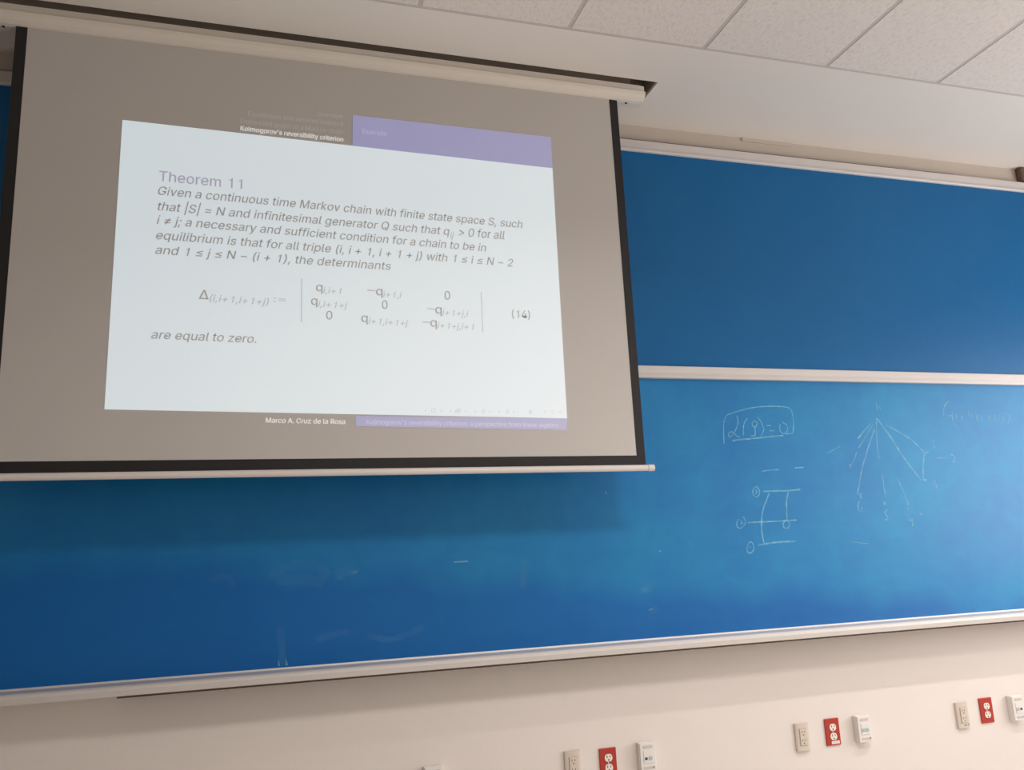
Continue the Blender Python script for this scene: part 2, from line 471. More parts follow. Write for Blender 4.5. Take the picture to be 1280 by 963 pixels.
 'b':(424,[[229,-8,208,-7,189,-3,172,4,159,12,147,21,138,31,118,59,112,59,112,0,53,0,53,509,114,509,114,319,118,319,137,346,147,355,158,364,171,373,188,379,207,383,229,384,259,382,287,374,313,361,335,342,354,320,370,293,381,261,388,227,390,189,388,151,381,116,370,84,355,57,336,34,313,16,288,3,260,-6],[220,47,242,49,262,55,279,66,294,80,306,97,316,117,323,139,327,163,328,189,327,215,323,239,316,261,307,281,295,298,280,311,262,322,243,328,220,330,198,328,178,322,161,312,147,299,134,282,125,263,118,241,114,216,113,189,114,162,118,138,125,115,135,95,147,78,162,65,179,55,198,49]]),
 'c':(396,[[207,-8,174,-5,144,3,117,16,93,35,72,58,56,85,44,116,37,150,34,187,37,225,44,260,56,291,72,318,93,341,117,360,144,374,174,382,207,384,226,384,243,381,260,377,276,371,291,364,305,356,318,346,330,335,340,322,349,308,356,293,362,277,303,262,290,289,270,311,242,325,207,330,184,328,163,321,145,310,130,296,118,278,108,258,102,236,98,212,96,187,98,163,102,139,108,117,118,97,130,80,145,66,163,55,184,49,207,46,243,52,271,66,292,89,304,117,363,102,357,86,350,70,341,56,331,43,319,32,306,21,292,12,277,5,261,-1,244,-5,226,-7]]),
 'd':(424,[[195,-8,165,-6,137,3,111,16,89,34,70,57,55,84,43,116,36,151,34,189,36,227,43,261,55,293,70,320,89,342,112,361,137,374,165,382,196,384,218,383,237,379,253,373,267,364,278,355,287,346,306,319,311,319,311,509,372,509,372,0,313,0,313,59,307,59,287,31,277,21,266,12,252,4,236,-3,217,-7],[205,47,226,49,246,55,263,65,278,78,290,95,299,115,306,138,310,162,312,189,310,216,306,241,300,263,290,282,278,299,263,312,246,322,227,328,205,330,182,328,162,322,145,311,130,298,118,281,108,261,102,239,98,215,96,189,98,163,102,139,109,117,118,97,130,80,145,66,162,55,182,49]]),
 'e':(404,[[212,-8,177,-5,145,3,117,16,92,35,72,58,56,85,44,116,37,150,34,187,36,224,44,258,55,290,71,317,91,340,115,359,142,373,172,382,205,384,226,383,246,380,266,374,285,366,303,355,319,341,334,324,347,305,357,282,365,256,370,227,371,194,371,169,75,169,75,221,338,221,310,202,308,226,304,248,298,269,288,286,277,301,263,314,246,323,227,328,205,330,183,328,164,323,146,313,131,301,119,286,109,270,102,251,97,231,96,211,96,178,98,151,102,127,110,106,121,88,135,73,151,61,169,53,190,48,212,46,227,47,241,49,254,53,265,58,276,65,285,73,294,82,300,93,306,105,365,91,358,72,348,55,335,39,320,26,302,14,283,4,261,-3,237,-7]]),
 'f':(254,[[228,379,228,327,6,327,6,379],[81,0,81,432,82,452,87,470,96,486,107,499,120,510,135,519,152,525,169,529,187,530,222,527,243,521,227,468,215,472,195,474,178,472,164,468,154,460,147,449,143,435,142,419,142,0]]),
 'g':(425,[[207,-151,180,-149,156,-146,134,-140,114,-132,97,-122,82,-110,70,-97,59,-84,51,-69,101,-41,122,-66,131,-74,142,-82,154,-88,169,-93,187,-96,207,-97,236,-95,261,-87,282,-75,298,-58,308,-34,311,-6,311,68,306,68,287,41,277,32,266,23,252,16,236,10,217,6,195,5,165,7,138,14,113,27,90,43,71,65,55,90,43,120,36,154,34,191,36,229,43,263,55,293,71,320,90,342,112,361,138,374,166,382,196,384,218,383,237,379,253,373,267,365,279,356,288,346,308,319,313,319,313,379,372,379,372,-9,370,-40,363,-67,350,-90,334,-109,314,-124,291,-136,265,-144,237,-149],[205,59,227,61,246,66,264,75,278,87,290,103,300,121,307,142,311,166,312,193,311,219,307,242,300,264,291,283,279,299,264,312,247,322,227,328,205,330,182,328,163,322,145,312,130,298,118,282,109,262,102,241,98,218,96,193,98,167,102,144,109,123,118,104,131,88,145,76,163,66,183,61]]),
 'h':(410,[[114,227,114,0,53,0,53,509,114,509,114,287,102,287,116,319,132,344,152,362,175,374,200,382,227,384,252,383,275,377,295,369,313,356,328,340,341,321,350,298,355,271,357,240,357,0,296,0,296,235,293,263,286,286,273,304,256,318,235,326,210,329,192,328,176,324,161,317,147,308,136,297,126,283,119,266,115,248]]),
 'i':(167,[[53,0,53,379,114,379,114,0],[84,443,73,444,63,448,54,455,47,463,43,472,41,483,43,494,47,504,54,512,63,518,73,522,84,524,95,522,105,518,114,512,121,504,125,494,126,483,125,472,121,463,114,455,105,448,95,444]]),
 'j':(167,[[53,379,114,379,114,-30,112,-52,108,-72,102,-90,92,-106,80,-119,65,-129,47,-137,27,-141,4,-143,-10,-143,-10,-87,2,-87,18,-85,31,-80,40,-72,47,-61,51,-46,53,-29],[83,443,72,444,62,448,53,455,47,463,42,472,41,483,42,494,47,504,53,512,62,518,72,522,83,524,95,522,105,518,114,512,120,504,125,494,126,483,125,472,120,463,114,455,105,448,95,444]]),
 'k':(381,[[110,137,110,212,121,212,284,379,360,379,184,199,177,199],[53,0,53,509,114,509,114,0],[294,0,148,186,191,229,372,0]]),
 'l':(189,[[139,-2,112,0,91,8,74,20,62,37,55,59,53,84,53,509,114,509,114,99,114,83,117,71,120,62,126,57,135,53,146,52,160,53,170,54,181,3,162,-1]]),
 'm':(610,[[53,0,53,379,112,379,112,295,108,295,114,314,122,331,132,346,144,358,158,368,172,376,187,382,203,385,219,386,245,383,268,375,287,361,303,342,314,320,321,295,312,295,318,312,326,329,337,343,350,356,364,366,381,375,398,381,417,385,437,386,458,385,478,380,497,372,514,361,529,346,541,328,550,307,555,283,557,255,557,0,496,0,496,254,493,279,485,298,473,313,456,323,438,329,419,330,402,329,387,326,374,320,363,312,353,302,345,290,340,277,336,263,335,247,335,0,274,0,274,260,272,280,265,297,253,311,238,322,220,328,199,330,185,329,171,326,158,320,145,312,135,302,126,289,119,274,115,257,114,238,114,0]]),
 'n':(410,[[114,227,114,0,53,0,53,379,112,379,112,287,102,287,116,319,132,344,152,362,175,374,200,382,227,384,252,383,275,377,295,369,313,356,328,340,341,321,350,298,355,271,357,240,357,0,296,0,296,235,293,263,286,286,273,304,256,318,235,326,210,329,192,328,176,324,161,317,147,308,136,297,126,283,119,266,115,248]]),
 'o':(415,[[207,-8,174,-5,144,3,117,16,93,35,72,58,56,85,44,116,37,150,34,187,37,225,44,260,56,291,72,318,93,341,117,360,144,374,174,382,207,384,241,382,271,374,299,360,323,341,343,318,359,291,371,260,379,225,381,187,379,150,371,116,359,85,343,58,323,35,299,16,271,3,241,-5],[207,46,231,49,252,55,270,66,285,80,298,97,307,117,314,139,318,163,319,187,318,212,314,236,307,258,298,278,285,296,270,310,252,321,231,328,207,330,184,328,163,321,145,310,130,296,118,278,108,258,102,236,98,212,96,187,98,163,102,139,108,117,118,97,130,80,145,66,163,55,184,49]]),
 'p':(424,[[53,-143,53,379,112,379,112,319,118,319,137,346,147,355,158,364,171,373,188,379,207,383,229,384,259,382,287,374,313,361,335,342,354,320,370,293,381,261,388,227,390,189,388,151,381,116,370,84,355,57,336,34,313,16,288,3,260,-6,229,-8,208,-7,189,-3,173,4,159,12,147,21,138,31,118,59,114,59,114,-143],[220,47,242,49,262,55,279,66,294,80,306,97,316,117,323,139,327,163,328,189,327,215,323,239,316,261,307,281,295,298,280,311,262,322,243,328,220,330,198,328,178,322,161,312,147,299,134,282,125,263,118,241,114,216,113,189,114,162,118,138,125,115,135,95,147,78,162,65,179,55,198,49]]),
 'q':(424,[[372,-143,311,-143,311,59,306,59,287,31,277,21,266,12,252,4,236,-3,217,-7,195,-8,165,-6,137,3,111,16,89,34,70,57,55,84,43,116,36,151,34,189,36,227,43,261,55,293,70,320,89,342,112,361,137,374,165,382,196,384,218,383,237,379,253,373,267,364,278,355,287,346,307,319,313,319,313,379,372,379],[205,47,226,49,246,55,263,65,278,78,290,95,299,115,306,138,310,162,312,189,310,216,306,241,300,263,290,282,278,299,263,312,246,322,227,328,205,330,182,328,162,322,145,311,130,298,118,281,108,261,102,239,98,215,96,189,98,163,102,139,109,117,118,97,130,80,145,66,162,55,182,49]]),
 'r':(259,[[53,0,53,379,112,379,112,321,115,321,124,339,137,354,152,367,171,377,191,383,213,385,229,384,243,384,243,322,230,324,207,326,190,324,174,321,159,315,146,306,135,296,126,284,119,269,115,254,114,237,114,0]]),
 's':(365,[[182,-8,157,-7,133,-3,112,3,93,12,76,24,62,38,50,54,41,73,36,94,94,107,101,87,111,72,124,60,141,52,160,47,181,45,206,47,227,53,244,62,258,74,265,88,268,103,266,115,262,126,254,136,243,144,229,150,212,155,149,170,118,180,92,192,72,208,58,227,50,249,47,274,49,295,55,314,65,332,79,347,95,360,115,370,137,378,161,383,187,384,212,383,234,379,254,372,271,363,286,352,299,339,309,324,318,308,324,290,268,277,262,291,254,304,243,316,228,325,210,331,187,333,166,331,147,326,131,317,119,305,111,292,109,277,110,264,115,253,124,243,136,235,152,229,172,223,229,209,261,200,287,187,306,171,320,153,328,131,331,107,329,85,323,65,312,47,298,31,281,18,260,6,236,-2,210,-7]]),
 't':(227,[[204,379,204,327,6,327,6,379],[65,471,126,471,126,98,127,83,130,70,136,61,144,55,156,51,170,50,185,51,202,54,213,2,192,-3,168,-4,138,-1,113,7,92,21,77,41,68,64,65,93]]),
 'u':(410,[[182,-5,158,-3,135,2,115,11,97,23,82,39,69,59,60,82,54,109,53,139,53,379,114,379,114,144,116,117,124,94,137,75,154,61,175,53,200,50,218,51,234,55,249,62,263,71,274,83,283,97,290,113,295,132,296,153,296,379,357,379,357,0,298,0,298,92,307,92,294,60,277,35,257,17,234,5,209,-3]]),
 'v':(389,[[163,0,17,379,84,379,165,155,187,87,206,21,184,21,203,87,224,155,305,379,371,379,226,0]]),
 'w':(567,[[138,0,23,379,87,379,133,214,154,137,175,41,165,41,186,135,206,214,252,379,316,379,362,214,382,136,402,41,391,41,413,135,434,214,480,379,545,379,429,0,368,0,319,172,305,225,291,280,277,338,291,338,277,280,263,225,248,172,199,0]]),
 'x':(379,[[21,0,171,218,171,171,29,379,100,379,147,306,179,253,207,206,175,206,202,253,233,306,282,379,352,379,209,169,209,214,358,0,287,0,231,85,200,136,173,182,205,182,178,136,148,85,91,0]]),
 'y':(389,[[47,-139,61,-86,71,-87,104,-89,113,-86,122,-81,130,-74,138,-64,145,-51,151,-36,163,-1,17,379,84,379,165,155,187,87,206,21,184,21,202,87,224,155,305,379,371,379,204,-58,196,-77,187,-93,177,-107,165,-119,153,-128,139,-136,125,-141,109,-144,91,-145,65,-143]]),
 'z':(380,[[42,0,42,46,254,320,254,323,48,323,48,379,333,379,333,331,126,60,126,56,339,56,339,0]]),
 '|':(230,[[141,673,141,-164,88,-164,88,673]]),
 'Δ':(474,[[16,0,203,509,271,509,457,0],[105,57,369,57,239,426,235,426]]),
 '−':(453,[[386,228,386,170,67,170,67,228]]),
 '≠':(453,[[124,16,271,382,327,382,180,16],[72,245,72,301,381,301,381,245],[72,97,72,153,381,153,381,97]]),
 '≤':(453,[[388,24,65,24,65,81,388,81],[65,233,65,276,388,390,388,328,163,256,165,260,165,250,163,254,388,182,388,120]]),
 ' ':(188,[]),
}
SLIDE_TEXT = [
 ('heading', 'Theorem 11', 0, -0.3574, 1.4355, -0.0649, 1.429, 0.0402, 'purple_text'),
 ('body', 'Given a continuous time Markov chain with finite state space S, such', 1, -0.3581, 1.3802, 1.0492, 1.3532, 0.0335, 'text'),
 ('body', 'that |S| = N and infinitesimal generator Q such that q', 1, -0.3572, 1.3195, 0.7373, 1.3001, 0.0332, 'text'),
 ('body', 'ij', 1, 0.7386, 1.2889, 0.7551, 1.288, 0.0262, 'faint'),
 ('body', '> 0 for all', 1, 0.7754, 1.2994, 0.9692, 1.2978, 0.0367, 'text'),
 ('body', 'i ≠ j; a necessary and sufficient condition for a chain to be in', 1, -0.3579, 1.2659, 0.8872, 1.2397, 0.033, 'text'),
 ('body', 'equilibrium is that for all triple (i, i + 1, i + 1 + j) with 1 ≤ i ≤ N − 2', 1, -0.3584, 1.2069, 1.0007, 1.1811, 0.0328, 'text'),
 ('body', 'and 1 ≤ j ≤ N − (i + 1), the determinants', 1, -0.359, 1.1502, 0.4968, 1.1376, 0.0325, 'text'),
 ('formula', 'Δ', 0, -0.2062, 0.9867, -0.1727, 0.9852, 0.035, 'text'),
 ('formula', '(i,i+1,i+1+j)', 1, -0.1687, 0.979, 0.0379, 0.9724, 0.0262, 'faint'),
 ('formula', ':=', 0, 0.0566, 0.9869, 0.0999, 0.9861, 0.0238, 'faint'),
 ('formula', 'q', 0, 0.2104, 1.0372, 0.2342, 1.0365, 0.0338, 'text'),
 ('formula', 'i,i+1', 1, 0.2372, 1.0302, 0.3061, 1.0292, 0.0243, 'faint'),
 ('formula', '−', 0, 0.4035, 1.0365, 0.4342, 1.0358, 0.0344, 'faint'),
 ('formula', 'q', 0, 0.4373, 1.0324, 0.462, 1.0316, 0.0344, 'text'),
 ('formula', 'i+1,i', 1, 0.465, 1.0253, 0.5368, 1.0241, 0.0247, 'faint'),
 ('formula', '0', 0, 0.7085, 1.0273, 0.7302, 1.0267, 0.0353, 'text'),
 ('formula', 'q', 0, 0.1919, 0.9825, 0.2149, 0.9816, 0.0335, 'text'),
 ('formula', 'i,i+1+j', 1, 0.2179, 0.9754, 0.3269, 0.9726, 0.0241, 'faint'),
 ('formula', '0', 0, 0.4597, 0.9778, 0.4807, 0.9774, 0.0343, 'text'),
 ('formula', '−', 0, 0.6375, 0.9718, 0.6672, 0.971, 0.0348, 'faint'),
 ('formula', 'q', 0, 0.6693, 0.9679, 0.6944, 0.9673, 0.0349, 'text'),
 ('formula', 'i+1+j,i', 1, 0.6974, 0.9611, 0.8036, 0.9592, 0.0251, 'faint'),
 ('formula', '0', 0, 0.2481, 0.9272, 0.2706, 0.9268, 0.0334, 'text'),
 ('formula', 'q', 0, 0.38, 0.9219, 0.4037, 0.9216, 0.0338, 'text'),
 ('formula', 'i+1,i+1+j', 1, 0.4067, 0.9153, 0.5596, 0.9114, 0.0243, 'faint'),
 ('formula', '−', 0, 0.6164, 0.9168, 0.6465, 0.9166, 0.0345, 'faint'),
 ('formula', 'q', 0, 0.648, 0.9134, 0.6735, 0.9131, 0.0346, 'text'),
 ('formula', 'i+1+j,i+1', 1, 0.6766, 0.908, 0.8239, 0.9054, 0.0248, 'faint'),
 ('formula', '(14)', 0, 0.9847, 0.9642, 1.0613, 0.9629, 0.0318, 'text'),
 ('body', 'are equal to zero.', 1, -0.3602, 0.8322, -0.0035, 0.8265, 0.0311, 'text'),
 ('header', 'Overview', 0, 0.2145, 1.7659, 0.3157, 1.7671, 0.0196, 'dim_header'),
 ('header', 'Equilibrium and detailed balance', 0, -0.0469, 1.7358, 0.3155, 1.7334, 0.0191, 'dim_header'),
 ('header', 'Embedded graph of a Markov chain', 0, -0.0746, 1.7021, 0.3153, 1.6984, 0.0189, 'dim_header'),
 ('header', "Kolmogorov's reversibility criterion", 2, -0.0741, 1.6711, 0.3151, 1.6657, 0.0195, 'white_text'),
 ('header', 'Example', 0, 0.3928, 1.7106, 0.4897, 1.7108, 0.0197, 'pale_purple_text'),
 ('footer', 'Marco A. Cruz de la Rosa', 2, 0.0339, 0.5302, 0.3159, 0.5255, 0.0182, 'white_text'),
 ('footer', "Kolmogorov's reversibility criterion: a perspective from linear algebra", 2, 0.3957, 0.525, 1.1556, 0.5138, 0.0182, 'pale_purple_text'),
]
SLIDE_QUADS = {
 'white': [(-0.4909, 1.6667), (1.1984, 1.638), (1.1958, 0.5503), (-0.4991, 0.5752)],
 'purple_header': [(0.3542, 1.7872), (1.1998, 1.7839), (1.1984, 1.638), (0.3516, 1.6502)],
 'purple_footer': [(0.3546, 0.5564), (1.1958, 0.5503), (1.19, 0.5025), (0.3563, 0.5177)],
}
SLIDE_BARS = [((0.1577, 1.0838), (0.1573, 0.9121)), ((0.8593, 1.0664), (0.8594, 0.8977))]
SLIDE_NAV = [('tri_left', 0.6197, 0.5788), ('box', 0.6514, 0.5784), ('tri_right', 0.6827, 0.5773), ('tri_left', 0.7173, 0.5775), ('pages', 0.7458, 0.5771), ('tri_right', 0.7792, 0.5764), ('tri_left', 0.816, 0.5763), ('lines', 0.8483, 0.5765), ('tri_right', 0.8761, 0.576), ('tri_left', 0.9126, 0.5763), ('lines', 0.9461, 0.5765), ('tri_right', 0.9747, 0.576), ('lines_dark', 1.0405, 0.5751), ('swirl', 1.1061, 0.5768), ('swirl', 1.1383, 0.5764), ('swirl', 1.1707, 0.5759)]
CHALK = {
 'boxed_formula': [
  ([(2.0862, 0.4882), (2.0923, 0.5659), (2.1003, 0.5986), (2.1177, 0.6232), (2.156, 0.6366), (2.2094, 0.6501), (2.2706, 0.6622), (2.3429, 0.6678), (2.4192, 0.6674), (2.4605, 0.6603), (2.4752, 0.6402), (2.4762, 0.5897), (2.4684, 0.5462), (2.4556, 0.5362), (2.4247, 0.5346)], 0.8),
  ([(2.1331, 0.5009), (2.1631, 0.5066), (2.2525, 0.5129), (2.3434, 0.5215), (2.4122, 0.5263)], 1.2),
  ([(2.169, 0.6218), (2.173, 0.5988), (2.1626, 0.566), (2.1427, 0.5366), (2.1206, 0.5188), (2.1146, 0.5302), (2.1251, 0.5432), (2.1414, 0.5415), (2.1579, 0.5252), (2.1735, 0.517)], 0.8),
  ([(2.2231, 0.6089), (2.2055, 0.5857), (2.1965, 0.5562), (2.1951, 0.5284)], 0.8),
  ([(2.2795, 0.6124), (2.2962, 0.5959), (2.3057, 0.5661), (2.3055, 0.5496), (2.2896, 0.5265)], 0.8),
  ([(2.2767, 0.5892), (2.2625, 0.5958), (2.2482, 0.5858), (2.2519, 0.5694), (2.2668, 0.5694), (2.2763, 0.5859), (2.2729, 0.5892)], 0.8),
  ([(2.2589, 0.5661), (2.2599, 0.543), (2.2541, 0.5266), (2.2317, 0.525)], 0.8),
  ([(2.3256, 0.5744), (2.352, 0.5744)], 0.8),
  ([(2.3356, 0.5496), (2.3659, 0.5496)], 0.6),
  ([(2.4005, 0.5829), (2.3956, 0.5595), (2.4028, 0.5412), (2.4212, 0.5362), (2.4367, 0.5529), (2.4379, 0.5762), (2.4131, 0.5912)], 0.9),
 ],
 'ladder_diagram': [
  ([(2.2726, 0.3566), (2.3154, 0.3619), (2.3693, 0.3636)], 0.8),
  ([(2.4559, 0.3698), (2.4822, 0.3724), (2.5024, 0.3721)], 1.0),
  ([(2.2666, 0.2631), (2.3311, 0.2641), (2.4046, 0.2635), (2.4709, 0.2685)], 1.2),
  ([(2.1696, 0.1224), (2.2465, 0.1233), (2.3412, 0.1241), (2.4316, 0.1261)], 1.1),
  ([(2.2088, 0.0175), (2.2729, 0.0253), (2.34, 0.0289), (2.4128, 0.0285)], 1.2),
  ([(2.2988, 0.2527), (2.2776, 0.217), (2.2523, 0.1698), (2.242, 0.1224), (2.2378, 0.0752), (2.243, 0.0279)], 1.3),
  ([(2.4038, 0.2577), (2.3878, 0.2143), (2.3832, 0.1661), (2.3798, 0.1277)], 1.3),
  ([(2.2307, 0.2879), (2.2115, 0.2666), (2.2194, 0.24), (2.239, 0.242), (2.2497, 0.261), (2.2409, 0.2805), (2.2307, 0.2879)], 0.8),
  ([(2.227, 0.2711), (2.2358, 0.2613), (2.225, 0.2543)], 0.6),
  ([(2.1452, 0.1468), (2.1531, 0.1442), (2.1557, 0.1205), (2.1343, 0.1), (2.113, 0.103), (2.113, 0.1265), (2.1254, 0.1403)], 0.8),
  ([(2.1357, 0.1352), (2.1351, 0.1164), (2.1454, 0.1255)], 0.8),
  ([(2.3781, 0.1277), (2.3567, 0.114), (2.3594, 0.0924), (2.3818, 0.0917), (2.3903, 0.113), (2.3803, 0.1229)], 1.0),
  ([(2.1731, 0.0376), (2.1544, 0.0173), (2.1516, -0.0058), (2.164, -0.0157), (2.1846, -0.0025), (2.1852, 0.0255), (2.1731, 0.0376)], 0.8),
  ([(2.1695, 0.0167), (2.1668, 0.0075)], 0.7),
 ],
 'fan_drawing': [
  ([(2.9679, 0.6054), (3.0319, 0.5162), (3.0825, 0.431), (3.1424, 0.3457), (3.1851, 0.2952)], 1.5),
  ([(3.0144, 0.5783), (3.1005, 0.5355), (3.1684, 0.4924), (3.2247, 0.436)], 1.0),
  ([(3.2243, 0.4336), (3.2029, 0.368), (3.1917, 0.3004)], 1.3),
  ([(3.1917, 0.3004), (3.2114, 0.3001)], 1.6),
  ([(3.2266, 0.436), (3.249, 0.4389)], 1.4),
  ([(2.9593, 0.6093), (2.9703, 0.6031)], 2.2),
  ([(2.9285, 0.5898), (2.8709, 0.5435), (2.8343, 0.5129)], 0.8),
  ([(2.8313, 0.5107), (2.854, 0.5228)], 1.8),
  ([(2.9365, 0.5821), (2.886, 0.5243), (2.8311, 0.4635)], 0.6),
  ([(2.8197, 0.4484), (2.7948, 0.4033), (2.7679, 0.3735)], 0.6),
  ([(2.7678, 0.3848), (2.7694, 0.366)], 1.8),
  ([(2.9419, 0.5589), (2.8911, 0.4707), (2.8325, 0.3577)], 0.9),
  ([(2.8319, 0.3539), (2.8085, 0.2907), (2.7883, 0.2354)], 1.2),
  ([(2.8072, 0.2424), (2.8067, 0.2165)], 2.2),
  ([(2.9577, 0.5938), (2.945, 0.4934), (2.9422, 0.4093)], 0.8),
  ([(2.9507, 0.3333), (2.9499, 0.273), (2.9521, 0.2205)], 0.9),
  ([(2.9402, 0.1984), (2.9405, 0.1835)], 2.2),
  ([(3.0351, 0.3168), (3.0603, 0.2481), (3.0807, 0.1798)], 0.9),
  ([(3.0738, 0.1665), (3.0738, 0.156)], 1.9),
  ([(3.1414, 0.13), (3.1564, 0.1356)], 1.8),
  ([(3.1845, 0.162), (3.1847, 0.1529)], 0.8),
  ([(2.9699, 0.6914), (2.976, 0.6546)], 1.1),
  ([(2.9887, 0.6759), (2.9936, 0.6547)], 0.9),
  ([(2.7996, 0.2055), (2.7835, 0.1875), (2.7871, 0.1543), (2.8059, 0.1612), (2.7994, 0.1761)], 0.8),
  ([(2.9539, 0.1608), (2.9334, 0.1465), (2.9477, 0.1239), (2.9483, 0.1164), (2.9273, 0.1097)], 0.9),
  ([(3.0703, 0.1202), (3.0762, 0.1013), (3.0919, 0.112)], 0.9),
  ([(3.0926, 0.1158), (3.0881, 0.0749)], 0.9),
  ([(3.2478, 0.3017), (3.2653, 0.2937), (3.2483, 0.2787), (3.2693, 0.2744), (3.2637, 0.2592)], 0.8),
  ([(3.2715, 0.4936), (3.2885, 0.4974), (3.286, 0.4684), (3.2775, 0.4637), (3.2989, 0.4652)], 0.7),
  ([(3.2914, 0.4089), (3.3638, 0.4097)], 0.8),
  ([(3.3868, 0.4284), (3.411, 0.4124), (3.3931, 0.3851)], 0.9),
 ],
 'set_notation': [
  ([(3.4425, 0.7039), (3.4161, 0.6981), (3.3912, 0.6717), (3.379, 0.6282)], 0.8),
  ([(3.4077, 0.6257), (3.4281, 0.6285)], 0.8),
  ([(3.4403, 0.6503), (3.4322, 0.6149), (3.4449, 0.577)], 0.9),
  ([(3.4625, 0.6341), (3.4601, 0.6042)], 0.9),
  ([(3.4984, 0.6288), (3.492, 0.5961)], 0.8),
  ([(3.5448, 0.6592), (3.54, 0.6181)], 0.8),
  ([(3.555, 0.6428), (3.5631, 0.6155), (3.5591, 0.6291), (3.5684, 0.6319)], 0.7),
  ([(3.5902, 0.632), (3.5909, 0.6019), (3.6032, 0.6293)], 0.7),
  ([(3.6226, 0.6239), (3.6184, 0.5965)], 0.6),
  ([(3.6731, 0.6297), (3.6674, 0.6021)], 0.7),
  ([(3.6883, 0.627), (3.6755, 0.6214), (3.6803, 0.6049)], 0.6),
  ([(3.7033, 0.6326), (3.7223, 0.6244), (3.6998, 0.616)], 0.7),
  ([(3.6976, 0.605), (3.7186, 0.6067)], 0.7),
  ([(3.7433, 0.6356), (3.7389, 0.6079)], 0.9),
  ([(3.7605, 0.6246), (3.7621, 0.5996), (3.7732, 0.6191)], 0.7),
  ([(3.796, 0.6442), (3.8093, 0.6248), (3.794, 0.5859)], 0.9),
 ],
 'chalk_mark': [
  ([(0.7817, 0.0068), (0.8423, 0.0073)], 1.2),
  ([(0.3712, -0.0149), (0.3931, -0.0129)], 1.0),
  ([(1.4747, 0.2821), (1.4774, 0.268)], 1.2),
  ([(0.0948, -0.3256), (0.0979, -0.346)], 1.1),
  ([(0.1225, -0.3248), (0.1256, -0.3453)], 1.3),
  ([(2.7284, 0.0125), (2.8181, 0.0015)], 0.5),
  ([(1.7106, 0.0168), (1.7178, 0.0096)], 1.3),
  ([(1.6153, -0.1463), (1.634, -0.1507)], 1.0),
  ([(1.638, -0.2351), (1.6614, -0.2298)], 0.9),
  ([(2.6466, 0.4386), (2.7252, 0.4732)], 0.5),
 ],
 'chalk_smudge': [
  ([(0.0622, -0.0179), (0.0974, 0.0104), (0.163, 0.0285), (0.2327, 0.0162), (0.2846, -0.0229)], 7.0),
  ([(0.083, -0.031), (0.1424, -0.028), (0.2176, -0.0378), (0.2632, -0.0523)], 9.0),
  ([(0.3092, -0.0303), (0.3464, -0.0076), (0.3899, -0.0189)], 8.0),
  ([(0.0995, -0.2067), (0.1059, -0.2656), (0.1124, -0.3443)], 6.0),
  ([(0.2331, -0.2599), (0.3389, -0.2375), (0.3572, -0.2477)], 5.0),
  ([(0.4311, -0.2557), (0.4994, -0.2785), (0.5722, -0.2684), (0.6529, -0.2402)], 5.0),
  ([(1.0837, 0.003), (1.0743, -0.1107)], 6.0),
  ([(1.6036, -0.1491), (1.6501, -0.1414), (1.6675, -0.1186)], 6.0),
  ([(1.6412, -0.242), (1.6883, -0.228)], 6.0),
  ([(1.8178, 0.0686), (1.8637, 0.0492), (1.8771, 0.0241)], 4.0),
  ([(-0.1632, -0.0125), (-0.092, -0.0102), (-0.0713, -0.0408)], 5.0),
 ],
}

# ------------------------------------------------------------------ room shell
WY = 3.46          # face of the front wall
CZ = 2.087         # ceiling
FZ = -H            # floor
LX = -5.2
BY_ = -4.3
BORDER = 2.805     # where the plaster band ends and the tiles begin
SX0, SX1, SY0, SY1 = -1.12, 1.715, 3.074, 3.215      # slot in the plaster for the screen

struct(box('wall_front', (LX - 0.15, WY, FZ - 0.1), (WX + 0.25, WY + 0.15, CZ + 0.3), M_WALL))
struct(box('wall_left', (LX - 0.15, BY_, FZ - 0.1), (LX, WY, CZ + 0.3), M_WALL))
struct(box('wall_back', (LX - 0.15, BY_ - 0.15, FZ - 0.1), (WX + 0.25, BY_, CZ + 0.3), M_WALL))
struct(box('floor', (LX, BY_, FZ - 0.1), (WX, WY, FZ), M_FLOOR))

bm = bmesh.new()                                    # window wall with two openings
(wa0, wa1, wz0, wz1), (wb0, wb1, _, _) = WINDOWS
add_box(bm, (WX, BY_, FZ - 0.1), (WX + 0.14, WY, wz0))
add_box(bm, (WX, BY_, wz1), (WX + 0.14, WY, CZ + 0.3))
add_box(bm, (WX, BY_, wz0), (WX + 0.14, wb0, wz1))
add_box(bm, (WX, wb1, wz0), (WX + 0.14, wa0, wz1))
add_box(bm, (WX, wa1, wz0), (WX + 0.14, WY, wz1))
struct(finish('wall_right', bm, M_WALL))

for k, (y0, y1, z0, z1) in enumerate(WINDOWS):
    w = bpy.data.objects.new('window_%d' % (k + 1), None)
    COL.objects.link(w)
    w.location = (WX + 0.07, (y0 + y1) / 2, z0 + H)
    struct(w)
    t = 0.045
    bm = bmesh.new()
    add_box(bm, (WX + 0.04, y0, z0), (WX + 0.10, y1, z0 + t))
    add_box(bm, (WX + 0.04, y0, z1 - t), (WX + 0.10, y1, z1))
    add_box(bm, (WX + 0.04, y0, z0 + t), (WX + 0.10, y0 + t, z1 - t))
    add_box(bm, (WX + 0.04, y1 - t, z0 + t), (WX + 0.10, y1, z1 - t))
    ym = (y0 + y1) / 2
    add_box(bm, (WX + 0.045, ym - t / 2, z0 + t), (WX + 0.095, ym + t / 2, z1 - t))
    finish('window_frame', bm, M_ALU, w)
    for a, b in ((y0 + t, ym - t / 2), (ym + t / 2, y1 - t)):
        box('pane', (WX + 0.066, a, z0 + t), (WX + 0.072, b, z1 - t), M_GLASS, w)
    box('window_sill', (WX - 0.05, y0 - 0.04, z0 - 0.03), (WX + 0.04, y1 + 0.04, z0), M_TRIM, w, 0.004)

